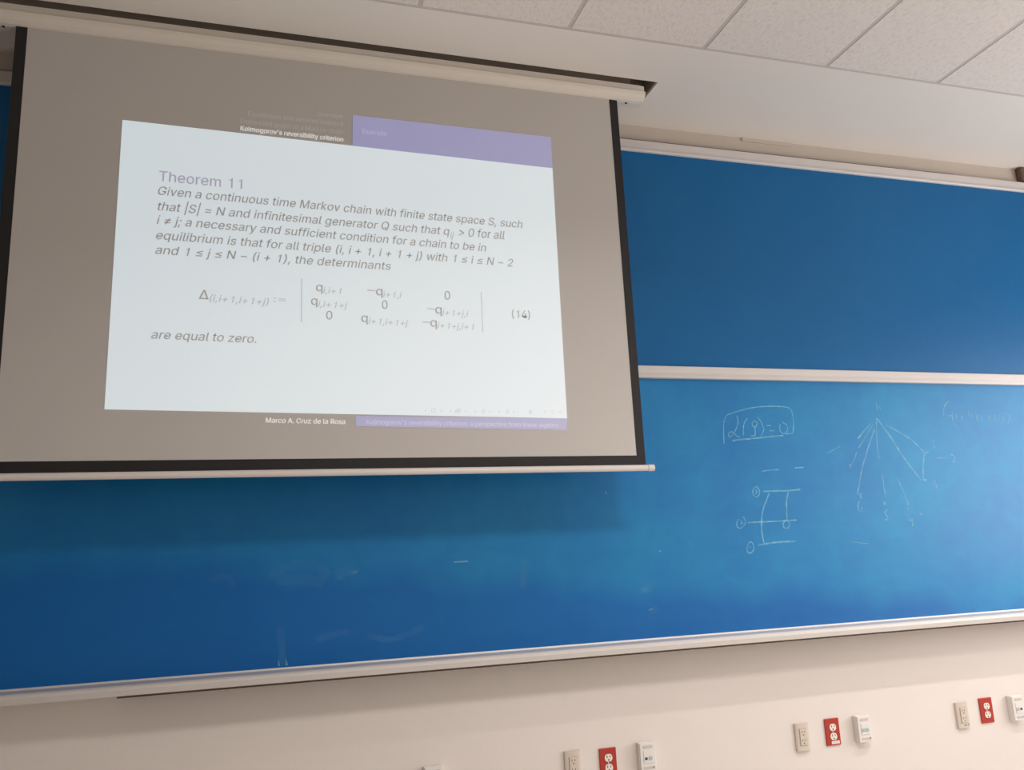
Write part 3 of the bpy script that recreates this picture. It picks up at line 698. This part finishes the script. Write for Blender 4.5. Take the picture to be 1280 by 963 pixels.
struct(box('baseboard_front', (LX, WY - 0.012, FZ), (WX, WY, FZ + 0.09), M_TRIM))
struct(box('baseboard_right', (WX - 0.012, BY_, FZ), (WX, WY - 0.012, FZ + 0.09), M_TRIM))
struct(box('baseboard_left', (LX, BY_, FZ), (LX + 0.012, WY - 0.012, FZ + 0.09), M_TRIM))
struct(box('baseboard_back', (LX + 0.012, BY_, FZ), (WX - 0.012, BY_ + 0.012, FZ + 0.09), M_TRIM))

# ceiling: plaster band with the screen slot, tiles on a grid behind it
bm = bmesh.new()
add_box(bm, (LX, BORDER, CZ), (WX, SY0, CZ + 0.14))
add_box(bm, (LX, SY1, CZ), (WX, WY, CZ + 0.14))
add_box(bm, (LX, SY0, CZ), (SX0, SY1, CZ + 0.14))
add_box(bm, (SX1, SY0, CZ), (WX, SY1, CZ + 0.14))
ceiling = struct(finish('ceiling', bm, M_CEIL))
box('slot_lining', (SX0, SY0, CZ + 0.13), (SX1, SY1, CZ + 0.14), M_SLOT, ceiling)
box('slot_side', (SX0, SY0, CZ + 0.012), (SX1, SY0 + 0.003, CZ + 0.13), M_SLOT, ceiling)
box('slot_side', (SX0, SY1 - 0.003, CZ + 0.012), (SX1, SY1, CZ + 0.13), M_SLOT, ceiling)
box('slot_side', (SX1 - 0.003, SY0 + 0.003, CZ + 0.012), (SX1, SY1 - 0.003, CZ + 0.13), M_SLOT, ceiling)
box('ceiling_backing', (LX, BY_, CZ + 0.05), (WX, BORDER, CZ + 0.14), M_GRID, ceiling)

PITCH = 0.61
GX = [0.571 + PITCH * k for k in range(-9, 8)]
GY = [BORDER - 0.009 - PITCH * k for k in range(0, 12)]
BW = 0.0088
for gx in GX:
    box('grid_bar', (gx - BW, BY_, CZ + 0.0026), (gx + BW, BORDER - 0.001, CZ + 0.03), M_GRID, ceiling)
for j, gy in enumerate(GY):
    y0_, y1_ = gy - BW, gy + BW
    box('grid_bar', (LX, y0_ + (0.006 if j == 0 else 0), CZ + 0.0022), (WX, y1_, CZ + 0.0292), M_GRID, ceiling)

LAMP_CELL = (7, 3)
tile_me = None
xs = [LX] + GX + [WX]
ys = GY + [BY_]
for i in range(len(xs) - 1):
    for j in range(len(ys) - 1):
        xa, xb = xs[i] + (BW if i else 0), xs[i + 1] - (BW if i < len(xs) - 2 else 0)
        ya, yb = ys[j + 1] + (BW if j < len(ys) - 2 else 0), ys[j] - BW + (0.006 if j == 0 else 0)
        if xb - xa < 0.05 or yb - ya < 0.05:
            continue
        if abs((xa + xb) / 2 - 1.486) < 0.05 and abs((ya + yb) / 2 - 0.67) < 0.1:
            lamp_cell = (xa, xb, ya, yb)
            continue
        dz = random.uniform(-0.0005, 0.0005)
        full = abs(xb - xa - (PITCH - 2 * BW)) < 1e-4 and abs(yb - ya - (PITCH - 2 * BW)) < 1e-4
        if full and tile_me is not None:
            o = bpy.data.objects.new('ceiling_tile', tile_me)
            COL.objects.link(o)
            o.parent = ceiling
            o.location = Vector(((xa + xb) / 2, (ya + yb) / 2, tile_z + H + dz)) - world_loc(ceiling)
            continue
        bm = bmesh.new()
        e = 0.0025                                    # tegular tile, its bevelled face a little below the grid
        top, mid, low = CZ + 0.03, CZ + 0.0022, CZ + 0.0004
        rings = [[bm.verts.new(p) for p in ((xa + q, ya + q, z), (xb - q, ya + q, z), (xb - q, yb - q, z), (xa + q, yb - q, z))]
                 for q, z in ((0, top), (0, mid), (e, low))]
        bm.faces.new(rings[0])
        bm.faces.new(rings[2][::-1])
        for a, b in ((0, 1), (1, 2)):
            for q in range(4):
                bm.faces.new((rings[a][q], rings[a][(q + 1) % 4], rings[b][(q + 1) % 4], rings[b][q]))
        o = finish('ceiling_tile', bm, M_TILE, ceiling)
        if full and tile_me is None:
            tile_me = o.data
            tile_z = (top + low) / 2

xa, xb, ya, yb = lamp_cell
strip = thing('strip_lamp', 'long narrow ceiling strip lamp running parallel to the front wall', 'ceiling lamp', (3.3, 1.89, CZ))
box('lamp_body', (2.3, 1.84, 2.045), (4.3, 1.94, CZ - 0.001), M_TRIM, strip, 0.004)
dm2 = mat('strip_diffuser', (0.85, 0.85, 0.83), 0.5)
dm2.node_tree.nodes['Principled BSDF'].inputs['Emission Color'].default_value = (1, 0.96, 0.92, 1)
dm2.node_tree.nodes['Principled BSDF'].inputs['Emission Strength'].default_value = 3.0
box('lamp_diffuser', (2.33, 1.86, 2.039), (4.27, 1.92, 2.045), dm2, strip, 0.002)
lamp = thing('ceiling_lamp', 'square recessed ceiling lamp set between acoustic tiles', 'ceiling lamp', ((xa + xb) / 2, (ya + yb) / 2, CZ))
bm = bmesh.new()
for a, b in (((xa, ya), (xb, ya + 0.02)), ((xa, yb - 0.02), (xb, yb)), ((xa, ya + 0.02), (xa + 0.02, yb - 0.02)), ((xb - 0.02, ya + 0.02), (xb, yb - 0.02))):
    add_box(bm, (a[0], a[1], CZ - 0.006), (b[0], b[1], CZ + 0.03))
finish('lamp_frame', bm, M_TRIM, lamp)
dm = mat('lamp_diffuser', (0.85, 0.85, 0.83), 0.5)
dm.node_tree.nodes['Principled BSDF'].inputs['Emission Color'].default_value = (1, 0.96, 0.92, 1)
dm.node_tree.nodes['Principled BSDF'].inputs['Emission Strength'].default_value = 3.0
box('lamp_diffuser', (xa + 0.02, ya + 0.02, CZ + 0.002), (xb - 0.02, yb - 0.02, CZ + 0.006), dm, lamp)

struct(box('wall_top_strip', (LX, WY - 0.005, 1.9925), (WX, WY, CZ), M_STRIP))  # added thin board, a darker beige than the wall paint
# small bits high on the front wall
patch = box('wall_cover_strip', (2.379, WY - 0.011, 2.068), (2.677, WY - 0.005, CZ), M_STRIP, None, 0.0015)
tag(patch, 'narrow painted cover strip under the ceiling, above the upper blue chalkboard', 'cover strip')
bx = box('dark_corner_box', (4.185, WY - 0.045, 2.006), (4.42, WY - 0.005, CZ), M_BROWN, None, 0.01)  # brown box made up to stand for the dark corner
tag(bx, 'dark brown box standing in for the dark corner under the ceiling at the right edge of the view', 'box')

# ------------------------------------------------------------------ chalkboards
PX0, PX1 = -1.75, 5.05
PY = 3.43
upper = thing('chalkboard', 'upper clean blue chalkboard panel, partly behind the projector screen', 'chalkboard', (1.65, WY, 0.86))
box('panel', (PX0, PY, 0.853), (PX1, WY, 1.93), M_BOARD_UP, upper)
top_prof = [(WY, 1.930), (3.417, 1.930), (3.413, 1.934), (3.413, 1.941), (3.419, 1.946), (3.419, 1.987), (3.422, 1.991), (WY, 1.991)]
extrude_x('top_frame', top_prof, PX0 - 0.03, PX1 + 0.03, M_ALU, upper)
box('dark_seam', (PX0, 3.424, 1.991), (3.70, WY, 1.9945), M_DARK, upper)
for xa in (PX0 - 0.03, PX1):
    box('side_frame', (xa, 3.419, 0.853), (xa + 0.03, WY, 1.930), M_ALU, upper, 0.002)

lower = thing('chalkboard', 'lower blue chalkboard dusted with chalk and carrying the faint chalk drawings', 'chalkboard', (1.65, WY, -0.40))
box('panel', (PX0, PY, -0.352), (PX1, WY, 0.793), M_BOARD_LO, lower)
rail_prof = [(WY, 0.852), (3.418, 0.852), (3.414, 0.849), (3.412, 0.820), (3.417, 0.812), (3.417, 0.806), (3.408, 0.803), (3.408, 0.795), (3.412, 0.793), (WY, 0.793)]
extrude_x('top_rail', rail_prof, PX0 - 0.03, PX1 + 0.03, M_ALU, lower)
for xa in (PX0 - 0.03, PX1):
    box('side_frame', (xa, 3.419, -0.358), (xa + 0.03, WY, 0.792), M_ALU, lower, 0.002)
tray_prof = [(WY, -0.352), (3.424, -0.352), (3.421, -0.358), (3.325, -0.359), (3.315, -0.356), (3.305, -0.357), (3.299, -0.362), (3.298, -0.372), (3.303, -0.391), (3.311, -0.3945), (WY, -0.3945)]
extrude_x('chalk_tray', tray_prof, PX0 - 0.03, PX1 + 0.03, M_TRAY, lower)
box('dark_seam', (-0.442, 3.306, -0.3985), (PX1, WY, -0.3945), M_DARK, lower)


def ribbon_mesh(strokes, y):
    """hand-drawn chalk strokes as thin flat ribbons on the board face"""
    rnd = random.Random(3)
    bm = bmesh.new()
    for k, (pts, w) in enumerate(strokes):
        # smooth the polyline a little (Catmull-Rom)
        P = [Vector((p[0], p[1])) for p in pts]
        if len(P) > 2:
            Q = []
            for i in range(len(P) - 1):
                p0, p1, p2, p3 = P[max(i - 1, 0)], P[i], P[i + 1], P[min(i + 2, len(P) - 1)]
                for s in range(4):
                    t = s / 4
                    Q.append(0.5 * ((2 * p1) + (p2 - p0) * t + (2 * p0 - 5 * p1 + 4 * p2 - p3) * t * t + (3 * p1 - p0 - 3 * p2 + p3) * t ** 3))
            Q.append(P[-1])
            P = Q
        hw = 0.0024 * w + 0.0006
        L_, R2 = [], []
        yy = y - 0.00002 * k
        for i, p in enumerate(P):
            d = (P[min(i + 1, len(P) - 1)] - P[max(i - 1, 0)])
            d = d.normalized() if d.length > 1e-9 else Vector((1, 0))
            n = Vector((-d.y, d.x)) * hw * rnd.uniform(0.75, 1.15)
            L_.append(bm.verts.new((p.x + n.x, yy, p.y + n.y)))
            R2.append(bm.verts.new((p.x - n.x, yy, p.y - n.y)))
        for i in range(len(P) - 1):
            f = bm.faces.new((L_[i], L_[i + 1], R2[i + 1], R2[i]))
            f.normal_update()
            if f.normal.y > 0:
                f.normal_flip()
    return bm


LBL = {'boxed_formula': 'boxed chalk formula', 'ladder_diagram': 'chalk ladder of lines with circled numbers',
       'fan_drawing': 'chalk fan of lines spreading from one point', 'set_notation': 'faint chalk set notation', }
for n, ss in CHALK.items():
    if n in ('chalk_mark', 'chalk_smudge'):
        for s in ss:
            bm = ribbon_mesh([s], PY - 0.0006)
            me = bpy.data.meshes.new(n)
            bm.to_mesh(me)
            bm.free()
            link(n, me, M_CHALK if n == 'chalk_mark' else M_SMUDGE, lower)
        continue
    bm = ribbon_mesh(ss, PY - 0.0006)
    me = bpy.data.meshes.new(n)
    bm.to_mesh(me)
    bm.free()
    o = link(n, me, M_CHALK, lower)
    o['label'] = LBL[n]
    if n == 'set_notation':
        o['kind'] = 'stuff'                          # marks too small to pick apart

# ------------------------------------------------------------------ projector screen
SY = 3.12
screen = thing('projector_screen', 'pull-down projector screen with black border hanging in front of the blue chalkboards, showing a slide', 'projector screen', (0.33, SY, 0.333))
FX0, FX1, FT, FB = -0.824, 1.489, 2.02, 0.398
box('screen_fabric', (FX0, SY, FB), (FX1, SY + 0.0015, FT), M_FAB, screen)
bm = bmesh.new()
add_box(bm, (-0.862, SY - 0.0006, 0.352), (FX0, SY + 0.0022, FT))
add_box(bm, (FX1, SY - 0.0006, 0.352), (1.527, SY + 0.0022, FT))
add_box(bm, (FX0, SY - 0.0006, 0.352), (FX1, SY + 0.0022, FB))
finish('screen_border', bm, M_BLACK, screen)
box('screen_backing', (-0.862, SY + 0.0026, 0.352), (1.527, SY + 0.0034, FT), M_BLACK, screen)
case_prof = [(3.165, 2.000), (3.128, 1.998), (3.110, 2.001), (3.095, 2.010), (3.085, 2.022), (3.081, 2.036), (3.094, 2.039), (3.094, 2.072), (3.178, 2.078), (3.178, 2.012)]
box('mounting_rail', (-1.0, 3.118, 2.076), (1.60, 3.170, 2.205), M_SLOT, screen)
casing = extrude_x('casing', case_prof, -1.02, 1.634, M_CASE, screen)
cy, cz = 3.13, 2.06
for xa, xb in ((1.634, 1.654), (-1.04, -1.02)):
    extrude_x('casing_end_cap', [(cy + (y - cy) * 0.95, cz + (z - cz) * 0.95) for y, z in case_prof], xa, xb, M_CASE, screen)
for x in (1.575, -0.905):
    bm = bmesh.new()
    bmesh.ops.create_cone(bm, cap_ends=True, segments=10, radius1=0.005, radius2=0.005, depth=0.003,
                          matrix=Matrix.Translation((x, 3.128, 1.9965)))
    finish('screw', bm, M_HOLE, casing)


def tube_x(name, x0, x1, y, z, r, m, parent, rz=None, n=18):
    rz = rz or r
    return extrude_x(name, [(y + r * math.cos(2 * math.pi * i / n), z + rz * math.sin(2 * math.pi * i / n)) for i in range(n)],
                     x0, x1, m, parent, False)


tube_x('bottom_bar', -0.868, 1.532, SY, 0.3465, 0.0125, M_BAR, screen, 0.0128)
for xa, xb in ((1.5345, 1.561), (-0.897, -0.8705)):
    tube_x('bar_end_cap', xa, xb, SY, 0.3465, 0.0138, M_BAR, screen, 0.0138)
for xa, xb in ((1.532, 1.5345), (-0.8705, -0.868)):
    tube_x('bar_ring', xa, xb, SY, 0.3465, 0.0115, M_SHADE, screen, 0.0118)

# the projected slide: flat print of light on the fabric
slide = flat_poly('projected_slide', [SLIDE_QUADS['white']], SY - 0.0010, M_LIT['white'], screen)
slide['label'] = 'bright white projected slide area'
for key in ('purple_header', 'purple_footer'):
    o = flat_poly('slide_header' if 'header' in key else 'slide_footer', [SLIDE_QUADS[key]], SY - 0.0010, M_LIT['purple'], slide)
    o['label'] = 'pale purple slide band'
TXT_Y = SY - 0.0014


def text_mesh(name, s, italic, x0, z0, x1, z1, cap, tone, bold=False):
    """one line of lettering, laid from (x0, z0) to (x1, z1) along its baseline"""
    k = cap / 0.509                                  # cap height of the outlines is 0.509
    pen = 0
    polys = []
    for ch in s:
        adv, outs = GLYPHS[ch]
        for out in outs:
            pts = [((out[i] / 1000 + pen), out[i + 1] / 1000) for i in range(0, len(out), 2)]
            if italic == 1:
                pts = [(x + 0.19 * z, z) for x, z in pts]
            polys.append(pts)
        pen += adv / 1000
    lo = min(p[0] for q in polys for p in q)
    hi = max(p[0] for q in polys for p in q)
    d = Vector((x1 - x0, z1 - z0))
    ux = d / (hi - lo)
    uz = Vector((-d.y, d.x)).normalized() * k
    meshes = []
    cu = bpy.data.curves.new(name, 'CURVE')
    cu.dimensions = '2D'
    cu.fill_mode = 'BOTH'
    for pts in polys:
        sp = cu.splines.new('POLY')
        sp.points.add(len(pts) - 1)
        for q, (x, z) in zip(sp.points, pts):
            v = Vector((x0, z0)) + ux * (x - lo) + uz * z
            q.co = (v.x, v.y, 0, 1)
        sp.use_cyclic_u = True
    t = bpy.data.objects.new(name, cu)
    COL.objects.link(t)
    bpy.context.view_layer.update()
    dg = bpy.context.evaluated_depsgraph_get()
    me = bpy.data.meshes.new_from_object(t.evaluated_get(dg))
    bpy.data.objects.remove(t)
    bpy.data.curves.remove(cu)
    me.transform(Matrix(((1, 0, 0, 0), (0, 0, 1, TXT_Y), (0, 1, 0, 0), (0, 0, 0, 1))))
    bm = bmesh.new()
    w = 0.0009 if bold else (0.0003 if tone == 'faint' else 0.0005)
    for q, (dx, dz_) in enumerate(((-w, -w / 2), (w, w / 2))):          # twice, a hair apart: heavier strokes
        n0 = len(bm.verts)
        bm.from_mesh(me)
        bm.verts.ensure_lookup_table()
        for v in bm.verts[n0:]:
            v.co += Vector((dx, -0.00004 * q, dz_))
    for f in bm.faces:
        f.normal_update()
        if f.normal.y > 0:
            f.normal_flip()
    bm.to_mesh(me)
    bm.free()
    return link(name, me, M_LIT[tone], slide)


NAMES = {'heading': 'heading_text', 'body': 'text_line', 'formula': 'formula_text', 'header': 'header_text', 'footer': 'footer_text'}
GLYPHS['1'] = (453, [[310, 0, 250, 0, 250, 392, 205, 375, 150, 368, 150, 412, 215, 425, 255, 460, 268, 500, 310, 500]])
GLYPHS['k'] = (381, [[50, 0, 108, 0, 108, 125, 150, 165, 268, 0, 340, 0, 192, 206, 330, 379, 256, 379, 108, 198, 108, 523, 50, 523]])
GLYPHS['K'] = (467, [[60, 0, 122, 0, 122, 180, 190, 250, 370, 0, 450, 0, 235, 296, 440, 509, 356, 509, 122, 262, 122, 509, 60, 509]])
for n, s, it, x0, z0, x1, z1, cap, tone in SLIDE_TEXT:
    text_mesh(NAMES[n], s, it, x0, z0, x1, z1, cap, tone, it == 2)
for (a, b) in SLIDE_BARS:
    w = 0.0016
    flat_poly('determinant_bar', [[(a[0] - w, a[1]), (a[0] + w, a[1]), (b[0] + w, b[1]), (b[0] - w, b[1])]], TXT_Y, M_LIT['faint'], slide)


def outline(cx, cz, w, h, t=0.0018):
    return [[(cx - w, cz - h), (cx + w, cz - h), (cx + w, cz - h + t), (cx - w, cz - h + t)],
            [(cx - w, cz + h - t), (cx + w, cz + h - t), (cx + w, cz + h), (cx - w, cz + h)],
            [(cx - w, cz - h + t), (cx - w + t, cz - h + t), (cx - w + t, cz + h - t), (cx - w, cz + h - t)],
            [(cx + w - t, cz - h + t), (cx + w, cz - h + t), (cx + w, cz + h - t), (cx + w - t, cz + h - t)]]


for n, x, z in SLIDE_NAV:
    if n == 'tri_left':
        P = [[(x - 0.003, z), (x + 0.003, z - 0.004), (x + 0.003, z + 0.004)]]
    elif n == 'tri_right':
        P = [[(x + 0.003, z), (x - 0.003, z - 0.004), (x - 0.003, z + 0.004)]]
    elif n == 'box':
        P = outline(x, z, 0.009, 0.0065)
    elif n == 'pages':
        P = outline(x - 0.002, z - 0.002, 0.008, 0.006) + outline(x + 0.004, z + 0.003, 0.008, 0.006)
    elif n.startswith('lines'):
        P = [[(x - 0.006 + (0.003 if q % 2 else 0), z + q * 0.0042 - 0.0009 - 0.006), (x + 0.007, z + q * 0.0042 - 0.0009 - 0.006),
              (x + 0.007, z + q * 0.0042 + 0.0009 - 0.006), (x - 0.006 + (0.003 if q % 2 else 0), z + q * 0.0042 + 0.0009 - 0.006)] for q in range(4)]
    else:
        P = []
        for q in range(10):
            a, b = math.radians(40 + q * 28), math.radians(68 + q * 28)
            P.append([(x + 0.008 * math.cos(a), z + 0.006 * math.sin(a)), (x + 0.008 * math.cos(b), z + 0.006 * math.sin(b)),
                      (x + 0.006 * math.cos(b), z + 0.0045 * math.sin(b)), (x + 0.006 * math.cos(a), z + 0.0045 * math.sin(a))])
    flat_poly('slide_icon', P, TXT_Y, M_LIT['nav'] if n != 'lines_dark' else M_LIT['faint'], slide)

# ------------------------------------------------------------------ outlets on the wall under the board
PT = 0.114


def slots(parent, cx, cz, y, m, s=1.0):
    """the two blade slots and the ground hole of one receptacle"""
    bm = bmesh.new()
    add_box(bm, (cx - 0.0078 * s, y - 0.0006, cz + 0.000 * s), (cx - 0.0050 * s, y + 0.0006, cz + 0.0095 * s))
    add_box(bm, (cx + 0.0050 * s, y - 0.0006, cz + 0.001 * s), (cx + 0.0078 * s, y + 0.0006, cz + 0.0088 * s))
    A = [(cx + 0.0032 * s * math.cos(2 * math.pi * i / 10), cz - 0.0075 * s + 0.0032 * s * math.sin(2 * math.pi * i / 10)) for i in range(10)]
    a = [bm.verts.new((x, y - 0.0006, z)) for x, z in A]
    b = [bm.verts.new((x, y + 0.0006, z)) for x, z in A]
    bm.faces.new(a)
    bm.faces.new(b[::-1])
    for i in range(10):
        bm.faces.new((a[i], b[i], b[(i + 1) % 10], a[(i + 1) % 10]))
    return finish('outlet_slots', bm, m, parent)


M_JOINT = mat('beige_joint', (0.47, 0.38, 0.30), 0.6, 0.2)
M_SLOTB = mat('beige_slot', (0.22, 0.16, 0.12), 0.7, 0.2)


def beige_outlet(x0, ztop, label, marks=False):
    w = 0.070
    cx, zc = x0 + w / 2, ztop - PT / 2
    t = thing('wall_outlet', label, 'outlet', (cx, WY, ztop - PT), 'beige double wall outlets')
    y1 = WY - 0.014
    bm = bmesh.new()                                 # domed cover plate
    n = 8
    prof = [(cx - w / 2, WY)] + [(cx - w / 2 * math.cos(math.pi * i / n) , WY - 0.009 - 0.006 * math.sin(math.pi * i / n)) for i in range(n + 1)] + [(cx + w / 2, WY)]
    A = [bm.verts.new((x, y, ztop - PT)) for x, y in prof]
    B = [bm.verts.new((x, y, ztop)) for x, y in prof]
    bm.faces.new(A)
    bm.faces.new(B[::-1])
    for i in range(len(prof)):
        j = (i + 1) % len(prof)
        bm.faces.new((A[i], B[i], B[j], A[j]))
    finish('cover_plate', bm, M_BEIGE, t)
    box('outlet_insert', (cx - 0.0165, y1 - 0.0035, zc - 0.034), (cx + 0.0165, y1 + 0.004, zc + 0.034), M_BEIGE, t, 0.0015)
    bm = bmesh.new()
    for a, b in outline_boxes(cx, zc, 0.0182, 0.0357, 0.0016):
        add_box(bm, (a[0], y1 - 0.0016, a[1]), (b[0], y1, b[1]))
    finish('insert_joint', bm, M_JOINT, t)
    for dz in (0.0175, -0.0175):
        slots(t, cx, zc + dz, y1 - 0.0035, M_SLOTB)
    if marks:
        box('printed_mark', (cx - 0.004, y1 - 0.0016, ztop - PT + 0.010), (cx + 0.010, y1, ztop - PT + 0.013), M_HOLE, t)
        box('printed_mark', (cx + 0.018, y1 - 0.0016, ztop - PT + 0.012), (cx + 0.022, y1, ztop - PT + 0.016), M_HOLE, t)
    return t


def outline_boxes(cx, cz, w, h, t):
    return [((cx - w, cz - h), (cx + w, cz - h + t)), ((cx - w, cz + h - t), (cx + w, cz + h)),
            ((cx - w, cz - h + t), (cx - w + t, cz + h - t)), ((cx + w - t, cz - h + t), (cx + w, cz + h - t))]


def red_outlet(x0, ztop, label, sticker=False):
    w = 0.075
    cx, zc = x0 + w / 2, ztop - PT / 2
    t = thing('wall_outlet', label, 'outlet', (cx, WY, ztop - PT), 'red double wall outlets')
    y1 = WY - 0.007
    box('cover_plate', (x0, y1, ztop - PT), (x0 + w, WY, ztop), M_RED, t, 0.0025)
    for dz in (0.0195, -0.0195):
        f = prism_y('outlet_face', plate_outline(cx + 0.001, zc + dz, 0.0172, 0.0172, 0.0145), y1 - 0.003, y1 + 0.002, M_IVORY, t, 0.0008)
        slots(f, cx + 0.001, zc + dz, y1 - 0.003, M_HOLE, 1.05)
    bm = bmesh.new()
    bmesh.ops.create_cone(bm, cap_ends=True, segments=10, radius1=0.003, radius2=0.0025, depth=0.002,
                          matrix=Matrix.Translation((cx, y1 - 0.001, zc)) @ Matrix.Rotation(math.pi / 2, 4, 'X'))
    finish('screw', bm, M_IVORY, t)
    if sticker:
        st = box('sticker', (cx - 0.012, y1 - 0.0008, ztop - PT + 0.006), (cx + 0.030, y1 + 0.001, ztop - PT + 0.018), M_IVORY, t)
        box('sticker_print', (cx - 0.006, y1 - 0.0012, ztop - PT + 0.0105), (cx + 0.023, y1 - 0.0006, ztop - PT + 0.0130), M_SHADE, st)
    return t


def data_outlet(x0, ztop, label, kind):
    """deep white surface box with label windows and two jacks"""
    w, d = 0.074, 0.034
    cx, zc = x0 + w / 2, ztop - PT / 2
    t = thing('data_outlet', label, 'data outlet', (cx, WY, ztop - PT), 'white data outlet boxes')
    y1 = WY - d
    box('outlet_box', (x0, y1 + 0.008, ztop - PT), (x0 + w, WY, ztop), M_WHITEP, t, 0.003)
    box('face_plate', (x0 + 0.002, y1, ztop - PT + 0.002), (x0 + w - 0.002, y1 + 0.009, ztop - 0.002), M_WHITEP, t, 0.0025)
    box('jack_holder', (cx - 0.021, y1 - 0.0025, zc - 0.022), (cx + 0.021, y1 + 0.003, zc + 0.027), M_WHITEP, t, 0.001)
    for sgn, z in ((1, ztop - 0.016), (-1, ztop - PT + 0.017)):
        lw = box('label_window', (cx - 0.022, y1 - 0.0012, z - 0.0055), (cx + 0.022, y1 + 0.003, z + 0.0055), M_SHADE, t, 0.0005)
        if sgn < 0:
            box('clip', (cx + 0.0205, y1 - 0.0022, z - 0.003), (cx + 0.0235, y1, z + 0.004), M_HOLE, lw)
    left, right = {'black_left': (M_JACKD, M_JACK), 'both_grey': (M_JACK, M_JACK), 'black_right': (M_JACK, M_JACKD)}[kind]
    for mm, dx in ((left, -0.0105), (right, 0.0095)):
        small = 0.0052 if mm is M_JACKD else 0.0078
        j = box('jack', (cx + dx - small, y1 - 0.0045, zc - 0.004 - small * 0.8), (cx + dx + small, y1 + 0.001, zc - 0.004 + small), mm, t, 0.0006)
        if mm is M_JACKD:
            j['label'] = 'black data jack'
    return t


beige_outlet(1.222, -0.770, 'beige wall outlet left of the bottom-edge red outlet, cut by the frame')
red_outlet(1.376, -0.776, 'red wall outlet at the bottom edge of the view, left of the other red ones')
data_outlet(1.545, -0.768, 'white data outlet box right of the bottom-edge red outlet, black jack on its left', 'black_left')
beige_outlet(2.314, -0.769, 'beige wall outlet left of the middle red outlet that bears a white sticker')
red_outlet(2.473, -0.764, 'red wall outlet with a small white sticker below its sockets', True)
data_outlet(2.626, -0.763, 'white data outlet box in the middle set, both its jacks grey blue', 'both_grey')
beige_outlet(3.206, -0.760, 'beige wall outlet with small dark print at its foot, left of rightmost red outlet', True)
red_outlet(3.352, -0.753, 'rightmost red wall outlet, without a sticker')
data_outlet(3.522, -0.755, 'white data outlet box at the right edge of the view, black jack on its right', 'black_right')
data_outlet(0.641, -0.764, 'white data outlet box of which only the top edge shows, leftmost under the chalkboard', 'both_grey')
